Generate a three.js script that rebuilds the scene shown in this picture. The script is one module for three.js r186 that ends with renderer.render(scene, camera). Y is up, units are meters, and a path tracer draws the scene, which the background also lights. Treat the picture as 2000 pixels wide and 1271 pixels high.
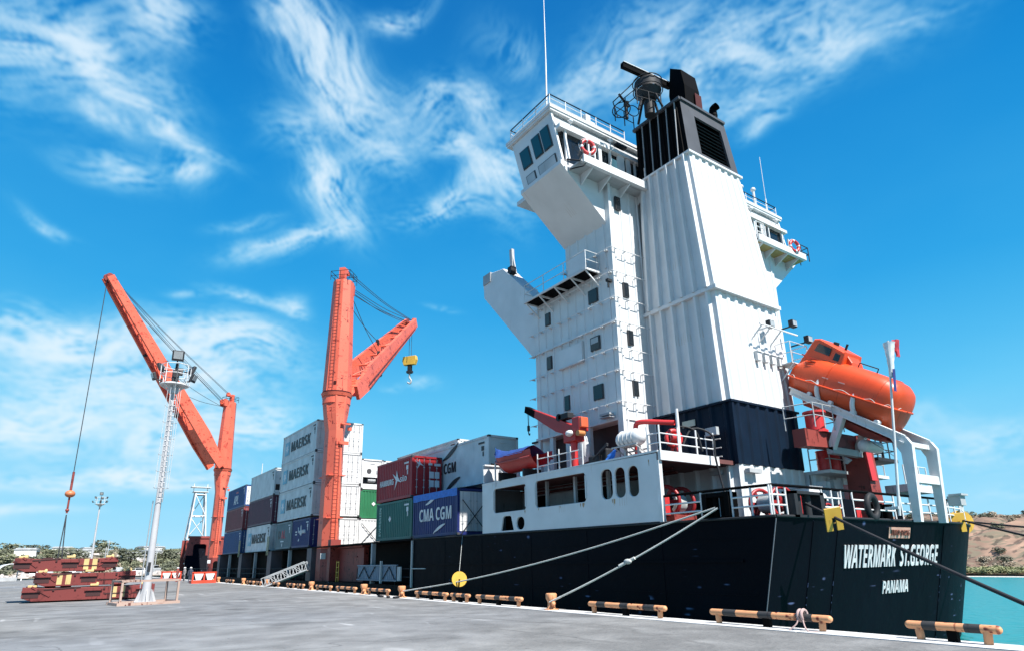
import * as THREE from 'three';
import { mergeGeometries } from 'three/addons/utils/BufferGeometryUtils.js';
import { FontLoader } from 'three/addons/loaders/FontLoader.js';
import { TextGeometry } from 'three/addons/geometries/TextGeometry.js';
import { ImprovedNoise } from 'three/addons/math/ImprovedNoise.js';
import { MarchingCubes } from 'three/addons/objects/MarchingCubes.js';
import { RoundedBoxGeometry } from 'three/addons/geometries/RoundedBoxGeometry.js';

// ---------------------------------------------------------------- camera, sky, sun
const D2R = Math.PI / 180;
const scene = new THREE.Scene();
const camera = new THREE.PerspectiveCamera(61.88, 2000 / 1476.1, 0.1, 3000);
camera.position.set(0, 1.9, 16.75);
camera.rotation.order = 'YXZ';
camera.rotation.set(16.114 * D2R, 54.666 * D2R, -1.051 * D2R);
camera.setViewOffset(2000, 1476.1, 0, 0, 2000, 1271);
camera.updateProjectionMatrix();
const renderer = new THREE.WebGLRenderer({ antialias: true });
renderer.setSize(1024, 650);
renderer.toneMapping = THREE.LinearToneMapping;
renderer.toneMappingExposure = 2.1;
renderer.shadowMap.enabled = true;
const sunDir = new THREE.Vector3(0.60, 0.80, -0.045).normalize();
const sun = new THREE.DirectionalLight(new THREE.Color(1, 0.955, 0.90), 5.0);
sun.position.copy(sunDir).multiplyScalar(200).add(new THREE.Vector3(-45, 0, 0));
sun.target.position.set(-45, 0, 0);
sun.castShadow = true;
sun.shadow.mapSize.set(4096, 4096);
Object.assign(sun.shadow.camera, { left: -130, right: 130, top: 90, bottom: -90, near: 1, far: 500 });
scene.add(sun, sun.target);

let seed = 7;
const rnd = () => { seed = (seed * 1664525 + 1013904223) >>> 0; return seed / 4294967296; };
const rr = (a, b) => a + (b - a) * rnd();
const P = new ImprovedNoise();
const fbm = (x, y, z, o = 4) => { let s = 0, a = .5; for (let i = 0; i < o; i++) { s += a * P.noise(x, y, z + i * 7.3); x *= 2.03; y *= 2.03; a *= .5; } return s; };
const clamp = (x, a = 0, b = 1) => Math.min(b, Math.max(a, x));
const sstep = (a, b, x) => { const t = clamp((x - a) / (b - a)); return t * t * (3 - 2 * t); };
const mix = (a, b, t) => a + (b - a) * t;
const toLin = c => c <= .04045 ? c / 12.92 : Math.pow((c + .055) / 1.055, 2.4);

// cirrus patches: azimuth (deg, clockwise from -z), elevation (deg), half length, half width (deg), tilt (deg), strength
const CIRRUS = [[-97.4, 36.2, 5.7, 3.4, 27, 0.86], [-89.2, 40.9, 2.2, 1.8, -10, 0.98], [-93.9, 36.5, 1.4, 1.8, 25, 0.92], [-90.5, 35.2, 3.6, 2.4, -13, 0.57], [-87.0, 33.6, 3.7, 0.6, -20, 0.92], [-91.7, 33.2, 1.9, 0.5, -8, 0.57], [-90.1, 29.9, 2.7, 1.1, -11, 0.75], [-85.0, 30.9, 1.5, 1.7, 71, 0.75], [-93.9, 24.5, 1.8, 0.6, -18, 0.57], [-74.8, 42.0, 4.1, 2.4, -46, 1.03], [-79.1, 43.3, 1.9, 1.5, -37, 0.69], [-66.0, 45.4, 2.6, 0.7, 24, 0.86], [-70.9, 38.8, 4.9, 2.5, -48, 0.63], [-75.7, 36.3, 2.9, 1.5, 30, 0.57], [-62.4, 39.4, 3.6, 1.7, 22, 0.69], [-57.4, 38.9, 2.4, 1.7, -58, 0.57], [-72.3, 31.6, 3.8, 1.9, -60, 1.15], [-74.8, 27.2, 4.6, 0.9, 20, 1.03], [-61.1, 31.0, 3.8, 1.2, 12, 0.92], [-59.6, 36.1, 3.4, 1.3, -17, 0.75], [-57.0, 33.6, 1.1, 3.1, -70, 0.69], [-68.0, 34.7, 3.4, 1.8, 25, 0.46], [-79.8, 27.7, 2.4, 0.4, 21, 0.46], [-30.0, 40.8, 8.0, 3.3, 2, 0.63], [-40.1, 42.4, 5.6, 2.7, 23, 0.57], [-28.3, 37.1, 5.8, 1.3, 14, 0.57], [-22.3, 39.7, 4.9, 2.1, -13, 0.57], [-47.5, 39.8, 4.0, 1.6, 27, 0.52], [-29.2, 35.0, 2.1, 0.6, 21, 0.57], [-36.4, 38.8, 4.5, 2.0, 17, 0.4], [-17.1, 38.6, 3.5, 1.0, -11, 0.34], [-91.9, 16.9, 5.6, 1.4, 6, 1.28], [-80.8, 18.1, 4.4, 1.8, 3, 1.22], [-85.4, 15.0, 8.5, 2.8, 7, 1.01], [-92.1, 10.1, 5.1, 1.9, 6, 1.01], [-80.0, 10.8, 5.4, 2.3, 4, 1.01], [-87.8, 6.5, 6.5, 1.0, 8, 1.01], [-82.9, 6.3, 5.1, 1.0, 2, 0.94], [-83.6, 9.3, 4.3, 1.1, 4, 0.68], [-91.6, 3.3, 2.6, 0.4, 1, 0.54], [-88.5, 11.6, 7.3, 1.9, 6, 0.54], [-79.2, 22.1, 2.5, 0.5, -8, 0.85], [-75.0, 21.9, 1.2, 0.9, 7, 1.08], [-83.4, 21.6, 1.2, 0.3, 16, 0.68], [-62.8, 16.0, 1.5, 0.5, 1, 0.4], [-65.7, 15.7, 1.1, 0.3, 2, 0.3], [-61.5, 22.2, 1.2, 0.3, -9, 0.4], [-17.4, 7.9, 3.3, 1.5, -1, 0.55], [-21.9, 9.8, 2.6, 1.0, -2, 0.3], [-54.3, 34.5, 2.7, 4.2, -2, 0.57], [-16.7, 4.0, 1.7, 0.7, -4, 0.3], [-54.0, 43.5, 1.5, 2.4, 55, 0.34]];
function makeSky() {
  const W = 2048, H = 1024, data = new Float32Array(W * H * 4);
  const stops = [[-90, 150, 210, 240], [0, 176, 226, 249], [4, 150, 217, 248], [12, 100, 197, 243], [22, 48, 162, 227], [34, 24, 136, 210], [46, 12, 110, 188], [90, 8, 84, 160]];
  for (let j = 0; j < H; j++) {
    const el = ((j + .5) / H - .5) * 180;
    let k = 0; while (k < stops.length - 2 && el > stops[k + 1][0]) k++;
    const t = clamp((el - stops[k][0]) / (stops[k + 1][0] - stops[k][0]));
    const base = [1, 2, 3].map(c => mix(stops[k][c], stops[k + 1][c], t) / 255);
    const ce = Math.cos(el * D2R);
    for (let i = 0; i < W; i++) {
      const ph = ((i + .5) / W - .5) * 2 * Math.PI;           // atan2(z, x)
      const dx = Math.cos(ph) * ce, dz = Math.sin(ph) * ce, dy = Math.sin(el * D2R);
      let a = 0;
      if (el > -1) {
        const az = Math.atan2(dx, -dz) / D2R;
        let dens = 0;
        const rel = ((az + 54.7 + 540) % 360) - 180;
        const wx = fbm(dx * 9, dy * 9, dz * 9, 3) * 3.0, wy = fbm(dx * 9 + 31, dy * 9, dz * 9 + 5, 3) * 3.0;
        const front = sstep(75, 50, Math.abs(rel));
        if (front > 0) {
          for (const [ba, be, bl, bw, bt, bs] of CIRRUS) {
            const c = Math.cos(be * D2R), u0 = (az - ba) * c + wx * .75, v0 = el - be + wy * .75;
            if (Math.abs(u0) > 3.2 * bl + 4 || Math.abs(v0) > 3.2 * bl + 4) continue;
            const ct = Math.cos(bt * D2R), st = Math.sin(bt * D2R), u = u0 * ct + v0 * st, v = -u0 * st + v0 * ct;
            const q = (u / bl) ** 2 + (v / bw) ** 2;
            if (q > 6) continue;
            const fib = 1 - 2.6 * Math.abs(fbm(u * .5 + wx * .3 + v * .2, v * 2.1 + wy * .5, be * .51, 5));
            const fil = .75 * fbm(u * .24 + wx * .25, v * .5 + wy * .25, ba * .37, 6) + .27 * (fib - .62) + .34 * fbm(u * 1.1 + wx * .3, v * 3.4, ba, 5);
            dens += bs * Math.exp(-q) * clamp(.6 + 2.3 * fil, 0, 1.8);
          }
        }
        // the rest of the sky carries the same thin cirrus
        const s = 1 / (dy + .18), n1 = fbm(dx * s * 1.3 + 4, dz * s * 1.3, 3, 5), n2 = fbm(dx * s * .5, dz * s * .5 + 9, 1, 3);
        dens += (1 - front) * .7 * sstep(.05, .45, n2 + .02) * clamp(.5 + 1.4 * n1);
        dens += front * .07 * clamp(.3 + 1.5 * n1);
        a = 1 - Math.exp(-1.75 * Math.pow(dens, 1.12));
      }
      a = clamp(a * .98, 0, .9);
      const o = (j * W + i) * 4;
      const cl = [.90, .95, .99];
      for (let c = 0; c < 3; c++) data[o + c] = toLin(mix(base[c], cl[c], a)) / 1.98;
      data[o + 3] = 1;
    }
  }
  const t = new THREE.DataTexture(data, W, H, THREE.RGBAFormat, THREE.FloatType);
  t.mapping = THREE.EquirectangularReflectionMapping;
  t.magFilter = t.minFilter = THREE.LinearFilter; t.wrapS = THREE.RepeatWrapping;
  t.colorSpace = THREE.LinearSRGBColorSpace; t.needsUpdate = true;
  return t;
}
const skyTex = makeSky();
scene.background = skyTex;
scene.environment = skyTex;

// ---------------------------------------------------------------- textures and materials
function hash(x, y, s) { let h = (x * 374761393 + y * 668265263 + s * 974634537) | 0; h = Math.imul(h ^ (h >>> 13), 1274126177); return ((h ^ (h >>> 16)) >>> 0) / 4294967296; }
function tn(x, y, per, s) {                                    // tiling value noise
  const xi = Math.floor(x), yi = Math.floor(y), fx = x - xi, fy = y - yi;
  const u = fx * fx * (3 - 2 * fx), v = fy * fy * (3 - 2 * fy), w = (n, p) => ((n % p) + p) % p;
  const x0 = w(xi, per), x1 = w(xi + 1, per), y0 = w(yi, per), y1 = w(yi + 1, per);
  return mix(mix(hash(x0, y0, s), hash(x1, y0, s), u), mix(hash(x0, y1, s), hash(x1, y1, s), u), v);
}
function tfbm(u, v, base, oct, s) { let r = 0, a = .5, p = base, n = 0; for (let i = 0; i < oct; i++) { r += a * tn(u * p, v * p, p, s + i); n += a; a *= .5; p *= 2; } return r / n; }
function tex(N, metres, fn, srgb = true) {
  const d = new Uint8Array(N * N * 4);
  for (let j = 0; j < N; j++) for (let i = 0; i < N; i++) {
    const c = fn(i / N, j / N), o = (j * N + i) * 4;
    d[o] = clamp(c[0]) * 255; d[o + 1] = clamp(c[1]) * 255; d[o + 2] = clamp(c[2]) * 255; d[o + 3] = 255;
  }
  const t = new THREE.DataTexture(d, N, N); t.wrapS = t.wrapT = THREE.RepeatWrapping; t.magFilter = THREE.LinearFilter; t.minFilter = THREE.LinearMipmapLinearFilter; t.generateMipmaps = true;
  t.repeat.set(1 / metres, 1 / metres); if (srgb) t.colorSpace = THREE.SRGBColorSpace; t.needsUpdate = true; return t;
}
const T = {};
T.grime = tex(512, 5, (u, v) => {                              // faint weathering of painted steel: blotches and run marks
  const n = tfbm(u, v, 6, 5, 1), st = tn(u * 96, v * 3, 96, 9) * tn(u * 24, v * 6, 24, 12), sp = tn(u * 128, v * 128, 128, 5);
  let g = .86 + .18 * (n - .3) - .16 * sstep(.5, .8, st);
  const r = sstep(.93, .99, sp) * sstep(.5, .62, n);
  return [g - r * .18, g - r * .34, g - r * .42];
});
T.rust = tex(512, 7, (u, v) => {                               // worn crane paint with rust freckles and drips
  const n = tfbm(u, v, 8, 5, 21), sp = tn(u * 64, v * 64, 64, 25), st = tn(u * 80, v * 5, 80, 29), fade = tfbm(u, v, 3, 3, 33);
  const g = .88 + .14 * (fade - .3), r = clamp(sstep(.8, .95, sp) * sstep(.46, .58, n) + .8 * sstep(.8, .95, st) * sstep(.52, .66, n) + .35 * sstep(.6, .72, tfbm(u, v, 14, 4, 193)));
  return [mix(g, .42, r), mix(g, .2, r), mix(g, .18, r)];
});
T.streak = tex(512, 4, (u, v) => {                             // white plating: thin rust weeps
  const n = tfbm(u, v, 5, 5, 41), st = tn(u * 60, v * 2, 60, 45), m = tfbm(u, v, 4, 2, 51);
  const g = .91 + .09 * (n - .35), r = .22 * sstep(.9, .99, st) * sstep(.6, .72, m);
  return [mix(g, .62, r), mix(g, .42, r), mix(g, .25, r)];
});
T.hull = tex(1024, 18, (u, v) => {                             // black hull paint: scuffs, scrapes, salt
  const n = tfbm(u, v, 6, 5, 61), sc = tn(u * 30, v * 150, 150, 63), ru = tn(u * 160, v * 4, 160, 67), m = tfbm(u, v, 9, 3, 69);
  let r = .075 + .05 * (n - .4), g = .085 + .055 * (n - .4), b = .11 + .07 * (n - .4);
  const s = sstep(.86, .97, sc) * sstep(.57, .7, m); r += .5 * s; g += .53 * s; b += .6 * s;
  const bl = .3 * sstep(.6, .72, tfbm(u, v * 2, 10, 5, 163)) * sstep(.5, .62, tfbm(u, v, 3, 2, 165)); r += .25 * bl; g += .3 * bl; b += .5 * bl;
  const d = .5 * sstep(.86, .97, ru) * sstep(.52, .66, n); r += .08 * d; g += .05 * d; b += .03 * d;
  return [r, g, b];
});
T.quay = tex(2048, 72, (u, v) => {                             // worn concrete apron: tyre arcs, stains, patched bays
  const a = tfbm(u, v, 5, 6, 71), f = tfbm(u, v, 90, 4, 75), st = tfbm(u + .03 * a, v * .999, 14, 4, 79), sp = tn(u * 512, v * 512, 512, 82);
  let g = .69 + .10 * (a - .5) + .26 * (f - .5) + .13 * (st - .5);
  const cr = Math.abs(tfbm(u, v, 12, 5, 173) - .5), cr2 = Math.abs(tfbm(u, v, 9, 4, 177) - .5); g -= .16 * sstep(.006, .0, cr) * sstep(.45, .6, a); g += .10 * sstep(.01, 0, cr2) * sstep(.5, .62, st);
  const ar = Math.hypot(u - .46 + .04 * (a - .5), v - .62), ar2 = Math.hypot(u - .8, v - .2 + .05 * (st - .5));
  for (const [R, x, w, d] of [[.21, ar, .0035, .10], [.235, ar, .003, .10], [.30, ar, .003, -.10], [.13, ar2, .003, .09], [.155, ar2, .003, .09], [.26, ar2, .0025, -.09]]) g -= d * sstep(w, 0, Math.abs(x - R)) * sstep(.36, .6, f + .25 * (a - .4));
  g += .2 * sstep(.86, .97, tn(u * 24, v * 200, 200, 86)) * sstep(.45, .6, st);          // pale scrapes along the apron
  g -= .09 * sstep(.66, .78, tfbm(u, v, 30, 5, 88));                                     // oil patches
  g -= .14 * sstep(.92, .99, sp); g += .1 * sstep(.95, .99, tn(u * 700, v * 700, 700, 187));
  const w = .5 + .5 * (tfbm(u, v, 7, 3, 91) - .5) * 2;
  return [g * mix(.985, 1.02, w), g, g * mix(1.02, .96, w)];
});
T.quayBump = tex(512, 3, (u, v) => { const n = tfbm(u, v, 24, 5, 101); return [n, n, n]; }, false);
T.steelBump = tex(256, 2.2, (u, v) => { const n = tfbm(u, v, 4, 4, 111); return [n, n, n]; }, false);
T.water = tex(512, 9, (u, v) => { const n = tfbm(u, v, 9, 5, 121), m = 1 - Math.abs(2 * tfbm(u + .1 * n, v, 12, 3, 125) - 1); return [.5 * n + .5 * m, 0, 0].fill(.5 * n + .5 * m); }, false);
T.fabric = tex(256, 1.2, (u, v) => { const n = tfbm(u, v, 6, 5, 131); const g = .75 + .35 * n; return [g, g, g]; });
T.cliff = tex(1024, 34, (u, v) => {
  const n = tfbm(u, v, 7, 6, 141), m = tfbm(u, v, 30, 4, 145), k = tfbm(u, v * 2, 12, 4, 149);
  let c = [.53, .44, .375]; const g = .5 + .9 * n; c = c.map(x => x * g);
  const t = sstep(.5, .66, k); c = [mix(c[0], .46, t), mix(c[1], .43, t), mix(c[2], .36, t)];
  const d = .5 * sstep(.56, .68, m); return c.map(x => x * (1 - d * .6));
});
T.scrubland = tex(512, 60, (u, v) => {
  const n = tfbm(u, v, 8, 6, 151), m = tfbm(u, v, 26, 4, 155), t = sstep(.44, .58, m);
  const g = .75 + .5 * n; return [mix(.52, .33, t) * g, mix(.46, .35, t) * g, mix(.38, .24, t) * g];
});

const mats = {};
function M(key, rgb, rough = .5, o = {}) {
  if (mats[key]) return mats[key];
  const { phys, tex: tx, ...rest } = o;
  const m = new (phys ? THREE.MeshPhysicalMaterial : THREE.MeshStandardMaterial)({ roughness: rough, metalness: 0, side: THREE.DoubleSide, ...rest });
  m.color.setRGB(...rgb); m.name = key;
  if (tx !== null) m.map = T[tx || 'grime'];
  return mats[key] = m;
}
const white = M('white_paint', [.66, .67, .675], .42, { tex: 'streak', bumpMap: T.steelBump, bumpScale: .012 });
const whiteTrim = M('white_trim', [.73, .74, .74], .45);
const greyPaint = M('grey_paint', [.36, .38, .40], .5);
const paleGrey = M('pale_grey', [.46, .48, .49], .5);
const darkGrey = M('dark_grey', [.028, .03, .034], .6, { phys: 1, specularIntensity: .4 });
const funnelGrey = M('funnel_grey', [.062, .066, .075], .55);
const black = M('black_paint', [.0035, .0035, .004], .65, { phys: 1, specularIntensity: .08 });
const navy = M('navy_paint', [.006, .016, .034], .5, { phys: 1, specularIntensity: .2 });
const hullMat = M('hull_paint', [.27, .31, .43], .55, { phys: 1, specularIntensity: .1, tex: 'hull', bumpMap: T.steelBump, bumpScale: .02 });
const coral = M('crane_coral', [.80, .145, .08], .48, { tex: 'rust' });
const redBrown = M('deck_red', [.27, .045, .035], .55, { tex: 'rust' });
const redBright = M('bright_red', [.62, .035, .035], .42);
const orange = M('boat_orange', [.74, .072, .010], .42);
const yellow = M('safety_yellow', [.72, .42, .05], .5);
const railOrange = M('kerb_orange', [.72, .34, .16], .6, { tex: 'rust' });
const glass = M('dark_glass', [.012, .016, .02], .08, { tex: null });
const paleGlass = M('curtained_glass', [.40, .62, .62], .15, { tex: null });
const steel = M('galvanised', [.48, .50, .52], .4, { metalness: .35 });
const wire = M('wire_rope', [.035, .035, .04], .5, { tex: null });
const ropeMat = M('mooring_rope', [.46, .48, .46], .9, { tex: 'fabric' });
const darkRope = M('tarred_rope', [.018, .018, .022], .85, { tex: 'fabric' });
const letterWhite = M('letter_white', [.70, .71, .72], .5);
const letterBlack = M('letter_black', [.015, .015, .018], .5, { tex: null });
const tarpBlue = M('tarpaulin_blue', [.03, .16, .55], .6, { tex: 'fabric' });
const tarpDark = M('tarpaulin_navy', [.015, .03, .13], .65, { tex: 'fabric' });
const lampGlass = M('lamp_glass', [.42, .45, .46], .15);
const redDark = M('dark_oxide', [.07, .012, .011], .65, { phys: 1, specularIntensity: .4 });

// ---------------------------------------------------------------- builders
const V = (x, y, z) => new THREE.Vector3(x, y, z);
const fix = g => { const h = g.index ? g.toNonIndexed() : g; for (const k of Object.keys(h.attributes)) if (!['position', 'normal', 'uv'].includes(k)) h.deleteAttribute(k); if (!h.attributes.uv) h.setAttribute('uv', new THREE.BufferAttribute(new Float32Array(h.attributes.position.count * 2), 2)); if (!h.attributes.normal) h.computeVertexNormals(); return h; };
function uvBox(g) {
  const p = g.attributes.position, n = g.attributes.normal, uv = g.attributes.uv;
  for (let i = 0; i < p.count; i++) {
    const ax = Math.abs(n.getX(i)), ay = Math.abs(n.getY(i)), az = Math.abs(n.getZ(i)), x = p.getX(i), y = p.getY(i), z = p.getZ(i);
    if (ay >= ax && ay >= az) uv.setXY(i, x, z); else if (ax >= az) uv.setXY(i, z, y); else uv.setXY(i, x, y);
  }
  return g;
}
const taken = new Map();
function numbered(n) { const k = taken.get(n) || 0; taken.set(n, k + 1); return k ? `${n}_${String(k).padStart(3, '0')}` : n; }
function obj(name, geos, mat, parent = scene) {
  const list = (Array.isArray(geos) ? geos.flat(9) : [geos]).map(fix);
  const m = new THREE.Mesh(uvBox(list.length > 1 ? mergeGeometries(list) : list[0]), mat);
  m.name = parent === scene ? numbered(name) : name; m.castShadow = m.receiveShadow = true; parent.add(m); return m;
}
function tag(o, label, category, group, kind) { o.userData = { label, category }; if (group) o.userData.group = group; if (kind) o.userData.kind = kind; return o; }
function thing(name, label, category, group, x = 0, y = 0, z = 0, ry = 0) {
  const g = new THREE.Group(); g.name = numbered(name); g.position.set(x, y, z); g.rotation.y = ry; scene.add(g); return tag(g, label, category, group);
}
function struct(name, geos, mat) { const m = obj(name, geos, mat); m.userData = { kind: 'structure' }; return m; }
const bx = (w, h, d, x = 0, y = 0, z = 0, ry = 0, rx = 0, rz = 0) => { const g = new THREE.BoxGeometry(w, h, d); if (rx) g.rotateX(rx); if (rz) g.rotateZ(rz); if (ry) g.rotateY(ry); return g.translate(x, y, z); };
const rbx = (w, h, d, x, y, z, r = .04) => new RoundedBoxGeometry(w, h, d, 2, r).translate(x, y, z);
const box2 = (x0, x1, y0, y1, z0, z1) => bx(Math.abs(x1 - x0), Math.abs(y1 - y0), Math.abs(z1 - z0), (x0 + x1) / 2, (y0 + y1) / 2, (z0 + z1) / 2);
const Yax = V(0, 1, 0);
function orient(g, a, b) { const d = b.clone().sub(a); const q = new THREE.Quaternion().setFromUnitVectors(Yax, d.clone().normalize()); return g.applyQuaternion(q).translate((a.x + b.x) / 2, (a.y + b.y) / 2, (a.z + b.z) / 2); }
const rod = (a, b, r, n = 7, r2 = r) => orient(new THREE.CylinderGeometry(r2, r, a.distanceTo(b), n), a, b);
const bar = (a, b, w, d = w, roll = 0) => { const g = new THREE.BoxGeometry(w, a.distanceTo(b), d); if (roll) g.rotateY(roll); return orient(g, a, b); };
const path = (pts, r, n = 7) => pts.slice(1).map((p, i) => rod(pts[i], p, r, n));
const curve = (pts, r, seg = 24, n = 7) => new THREE.TubeGeometry(new THREE.CatmullRomCurve3(pts), seg, r, n);
const quad = (a, b, c, d) => { const g = new THREE.BufferGeometry(); g.setAttribute('position', new THREE.Float32BufferAttribute([a, b, c, a, c, d].flatMap(v => [v.x, v.y, v.z]), 3)); g.computeVertexNormals(); return g; };
function slabQuad(a, b, c, d, t) {                             // a quad with thickness t behind its face
  const n = b.clone().sub(a).cross(d.clone().sub(a)).normalize().multiplyScalar(-t), s = [a, b, c, d], k = s.map(p => p.clone().add(n));
  const g = [quad(a, b, c, d), quad(k[3], k[2], k[1], k[0])]; for (let i = 0; i < 4; i++) { const j = (i + 1) % 4; g.push(quad(s[j], s[i], k[i], k[j])); } return g;
}
const bil = (a, b, c, d, u, v) => a.clone().lerp(b, u).lerp(d.clone().lerp(c, u), v);
function shapeOf(pts) { const s = new THREE.Shape(); pts.forEach(([x, y], i) => i ? s.lineTo(x, y) : s.moveTo(x, y)); s.closePath(); return s; }
const extr = (pts, depth, bevel = 0) => new THREE.ExtrudeGeometry(pts instanceof THREE.Shape ? pts : shapeOf(pts), { depth, bevelEnabled: bevel > 0, bevelSize: bevel, bevelThickness: bevel, bevelSegments: 1, curveSegments: 8 });
function rrHole(x0, x1, y0, y1, r) { const p = new THREE.Path(); p.moveTo(x0 + r, y0); p.lineTo(x1 - r, y0); p.absarc(x1 - r, y0 + r, r, -Math.PI / 2, 0); p.lineTo(x1, y1 - r); p.absarc(x1 - r, y1 - r, r, 0, Math.PI / 2); p.lineTo(x0 + r, y1); p.absarc(x0 + r, y1 - r, r, Math.PI / 2, Math.PI); p.lineTo(x0, y0 + r); p.absarc(x0 + r, y0 + r, r, Math.PI, 1.5 * Math.PI); return p; }
function surf(nu, nv, fn) {
  const pos = [], idx = []; for (let j = 0; j <= nv; j++) for (let i = 0; i <= nu; i++) pos.push(...fn(i / nu, j / nv));
  for (let j = 0; j < nv; j++) for (let i = 0; i < nu; i++) { const a = j * (nu + 1) + i, b = a + 1, c = a + nu + 1, d = c + 1; idx.push(a, b, d, a, d, c); }
  const g = new THREE.BufferGeometry(); g.setAttribute('position', new THREE.Float32BufferAttribute(pos, 3)); g.setIndex(idx); g.computeVertexNormals(); return g;
}
// plate with pressed vertical ribs; a,b bottom, c,d top (seen from outside a is left)
function ribWall(a, b, c, d, pitch = .65, flat = .12, slope = .06, depth = .08, start = .5) {
  const L = a.distanceTo(b), n = b.clone().sub(a).cross(d.clone().sub(a)).normalize(), us = [[0, 0]];
  const cnt = Math.max(1, Math.round(L / pitch)), p = L / cnt;
  for (let i = 0; i < cnt; i++) { const m = (i + start) * p; for (const [o, h] of [[-flat / 2 - slope, 0], [-flat / 2, depth], [flat / 2, depth], [flat / 2 + slope, 0]]) us.push([clamp((m + o) / L), h]); }
  us.push([1, 0]);
  const pos = []; for (let i = 0; i + 1 < us.length; i++) {
    const q = [[us[i], 0], [us[i + 1], 0], [us[i + 1], 1], [us[i], 0], [us[i + 1], 1], [us[i], 1]];
    for (const [[u, h], v] of q) { const t = bil(a, b, c, d, u, v).addScaledVector(n, h); pos.push(t.x, t.y, t.z); }
  }
  const g = new THREE.BufferGeometry(); g.setAttribute('position', new THREE.Float32BufferAttribute(pos, 3)); g.computeVertexNormals(); return g;
}
// guard rail along a polyline: posts, rails
function rail(pts, h, levels, step, r = .025, rp = .03) {
  const top = [], posts = [];
  for (let i = 0; i + 1 < pts.length; i++) {
    const a = pts[i], b = pts[i + 1];
    for (const l of levels) top.push(rod(a.clone().setY(a.y + h * l), b.clone().setY(b.y + h * l), r, 6));
    const n = Math.max(1, Math.round(a.distanceTo(b) / step));
    for (let k = i ? 1 : 0; k <= n; k++) { const p = a.clone().lerp(b, k / n); posts.push(rod(p, p.clone().setY(p.y + h), rp, 6)); }
  }
  return [top, posts];
}
const font = await new FontLoader().loadAsync('fonts/droid/droid_sans_bold.typeface.json');
function text(str, width, height, depth = .03) {                // centred, baseline at 0, fitted to width and cap height
  const g = new TextGeometry(str, { font, size: 1, depth: .05, curveSegments: 4, bevelEnabled: false }); g.computeBoundingBox();
  const b = g.boundingBox, w = b.max.x - b.min.x, hh = b.max.y - Math.max(0, b.min.y);
  return g.translate(-(b.min.x + b.max.x) / 2, 0, 0).scale(width / w, height / hh, depth / .05);
}
function sdfMesh(res, size, ctr, bones, k = .04) {              // smooth union of tapered capsules
  const mc = new MarchingCubes(res, new THREE.MeshStandardMaterial(), false, false, 60000); mc.isolation = 0;
  const A = V(0, 0, 0), pa = V(0, 0, 0), ba = V(0, 0, 0);
  for (let z = 0; z < res; z++) for (let y = 0; y < res; y++) for (let x = 0; x < res; x++) {
    A.set((x - res / 2) / (res / 2) * size + ctr[0], (y - res / 2) / (res / 2) * size + ctr[1], (z - res / 2) / (res / 2) * size + ctr[2]);
    let d = 9; for (const [a, b, r1, r2] of bones) { pa.copy(A).sub(a); ba.copy(b).sub(a); const h = clamp(pa.dot(ba) / Math.max(1e-6, ba.lengthSq())); const e = pa.addScaledVector(ba, -h).length() - mix(r1, r2, h); const q = clamp(.5 + .5 * (d - e) / k); d = mix(d, e, q) - k * q * (1 - q); }
    mc.field[x + y * res + z * res * res] = -d;
  }
  mc.update(); const n = mc.count * 1, g = new THREE.BufferGeometry();
  g.setAttribute('position', new THREE.BufferAttribute(mc.positionArray.slice(0, n * 3), 3)); g.setAttribute('normal', new THREE.BufferAttribute(mc.normalArray.slice(0, n * 3), 3));
  return g.scale(size, size, size).translate(...ctr);
}
// ---------------------------------------------------------------- ground, water, land
const quayMat = M('quay_concrete', [.345, .355, .365], .88, { tex: 'quay', bumpMap: T.quayBump, bumpScale: .03 });
const copeMat = M('cope_concrete', [.60, .60, .59], .85, { bumpMap: T.quayBump, bumpScale: .02 });
struct('quay', [box2(-150, 90, -4, 0, 0.9, 400)], quayMat);
struct('quay_cope', Array.from({ length: 48 }, (_, i) => box2(-150 + i * 5 + .008, -145 + i * 5 - .008, -4, .012 + .006 * hash(i, 3, 1), -.02 * hash(i, 1, 9), .894)), copeMat);
const waterMat = M('harbour_water', [.012, .185, .195], .3, { tex: null, bumpMap: T.water, bumpScale: .12 });
struct('water', [new THREE.PlaneGeometry(2600, 1400).rotateX(-Math.PI / 2).translate(0, -2, -700)], waterMat);
const scrubMat = M('scrubland', [1, .96, .93], .95, { tex: 'scrubland' });
const hillY = (x, z) => { const d = -x; return .25 + 10.5 * sstep(190, 330, d) * (.72 + .5 * fbm(x * .012 + 3, z * .02, 2, 4)) + .5 * fbm(x * .08, z * .08, 5, 3) * sstep(150, 175, d); };
struct('hillside', [surf(60, 90, (u, v) => { const x = -150 - 450 * u, z = -230 + 480 * v; return [x, z < -18 ? Math.max(hillY(x, z) - 4 * sstep(-18, -40, z) * (1 - sstep(170, 260, -x)), -3) : hillY(x, z), z]; })], scrubMat);
const cliffMat = M('cliff_earth', [.95, .9, .88], .95, { tex: 'cliff' });
const farY = (x, z) => { const d = -z - 108; const e = 12.6 * sstep(2, 46, d + 7 * fbm(x * .06, z * .06, 8, 4)) * (.86 + .35 * fbm(x * .02, z * .02, 4, 3)); return -1.55 + e + 1.6 * fbm(x * .22, z * .22, 3, 4) * sstep(3, 12, d) + 2.2 * Math.abs(fbm(x * .1 + z * .02, z * .05, 13, 3)) * sstep(6, 18, d); };
struct('far_hill', [surf(200, 70, (u, v) => { const x = -260 + 420 * u, z = -107 - 120 * v * v - 12 * v; return [x, farY(x, z), z]; })], cliffMat);
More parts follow.
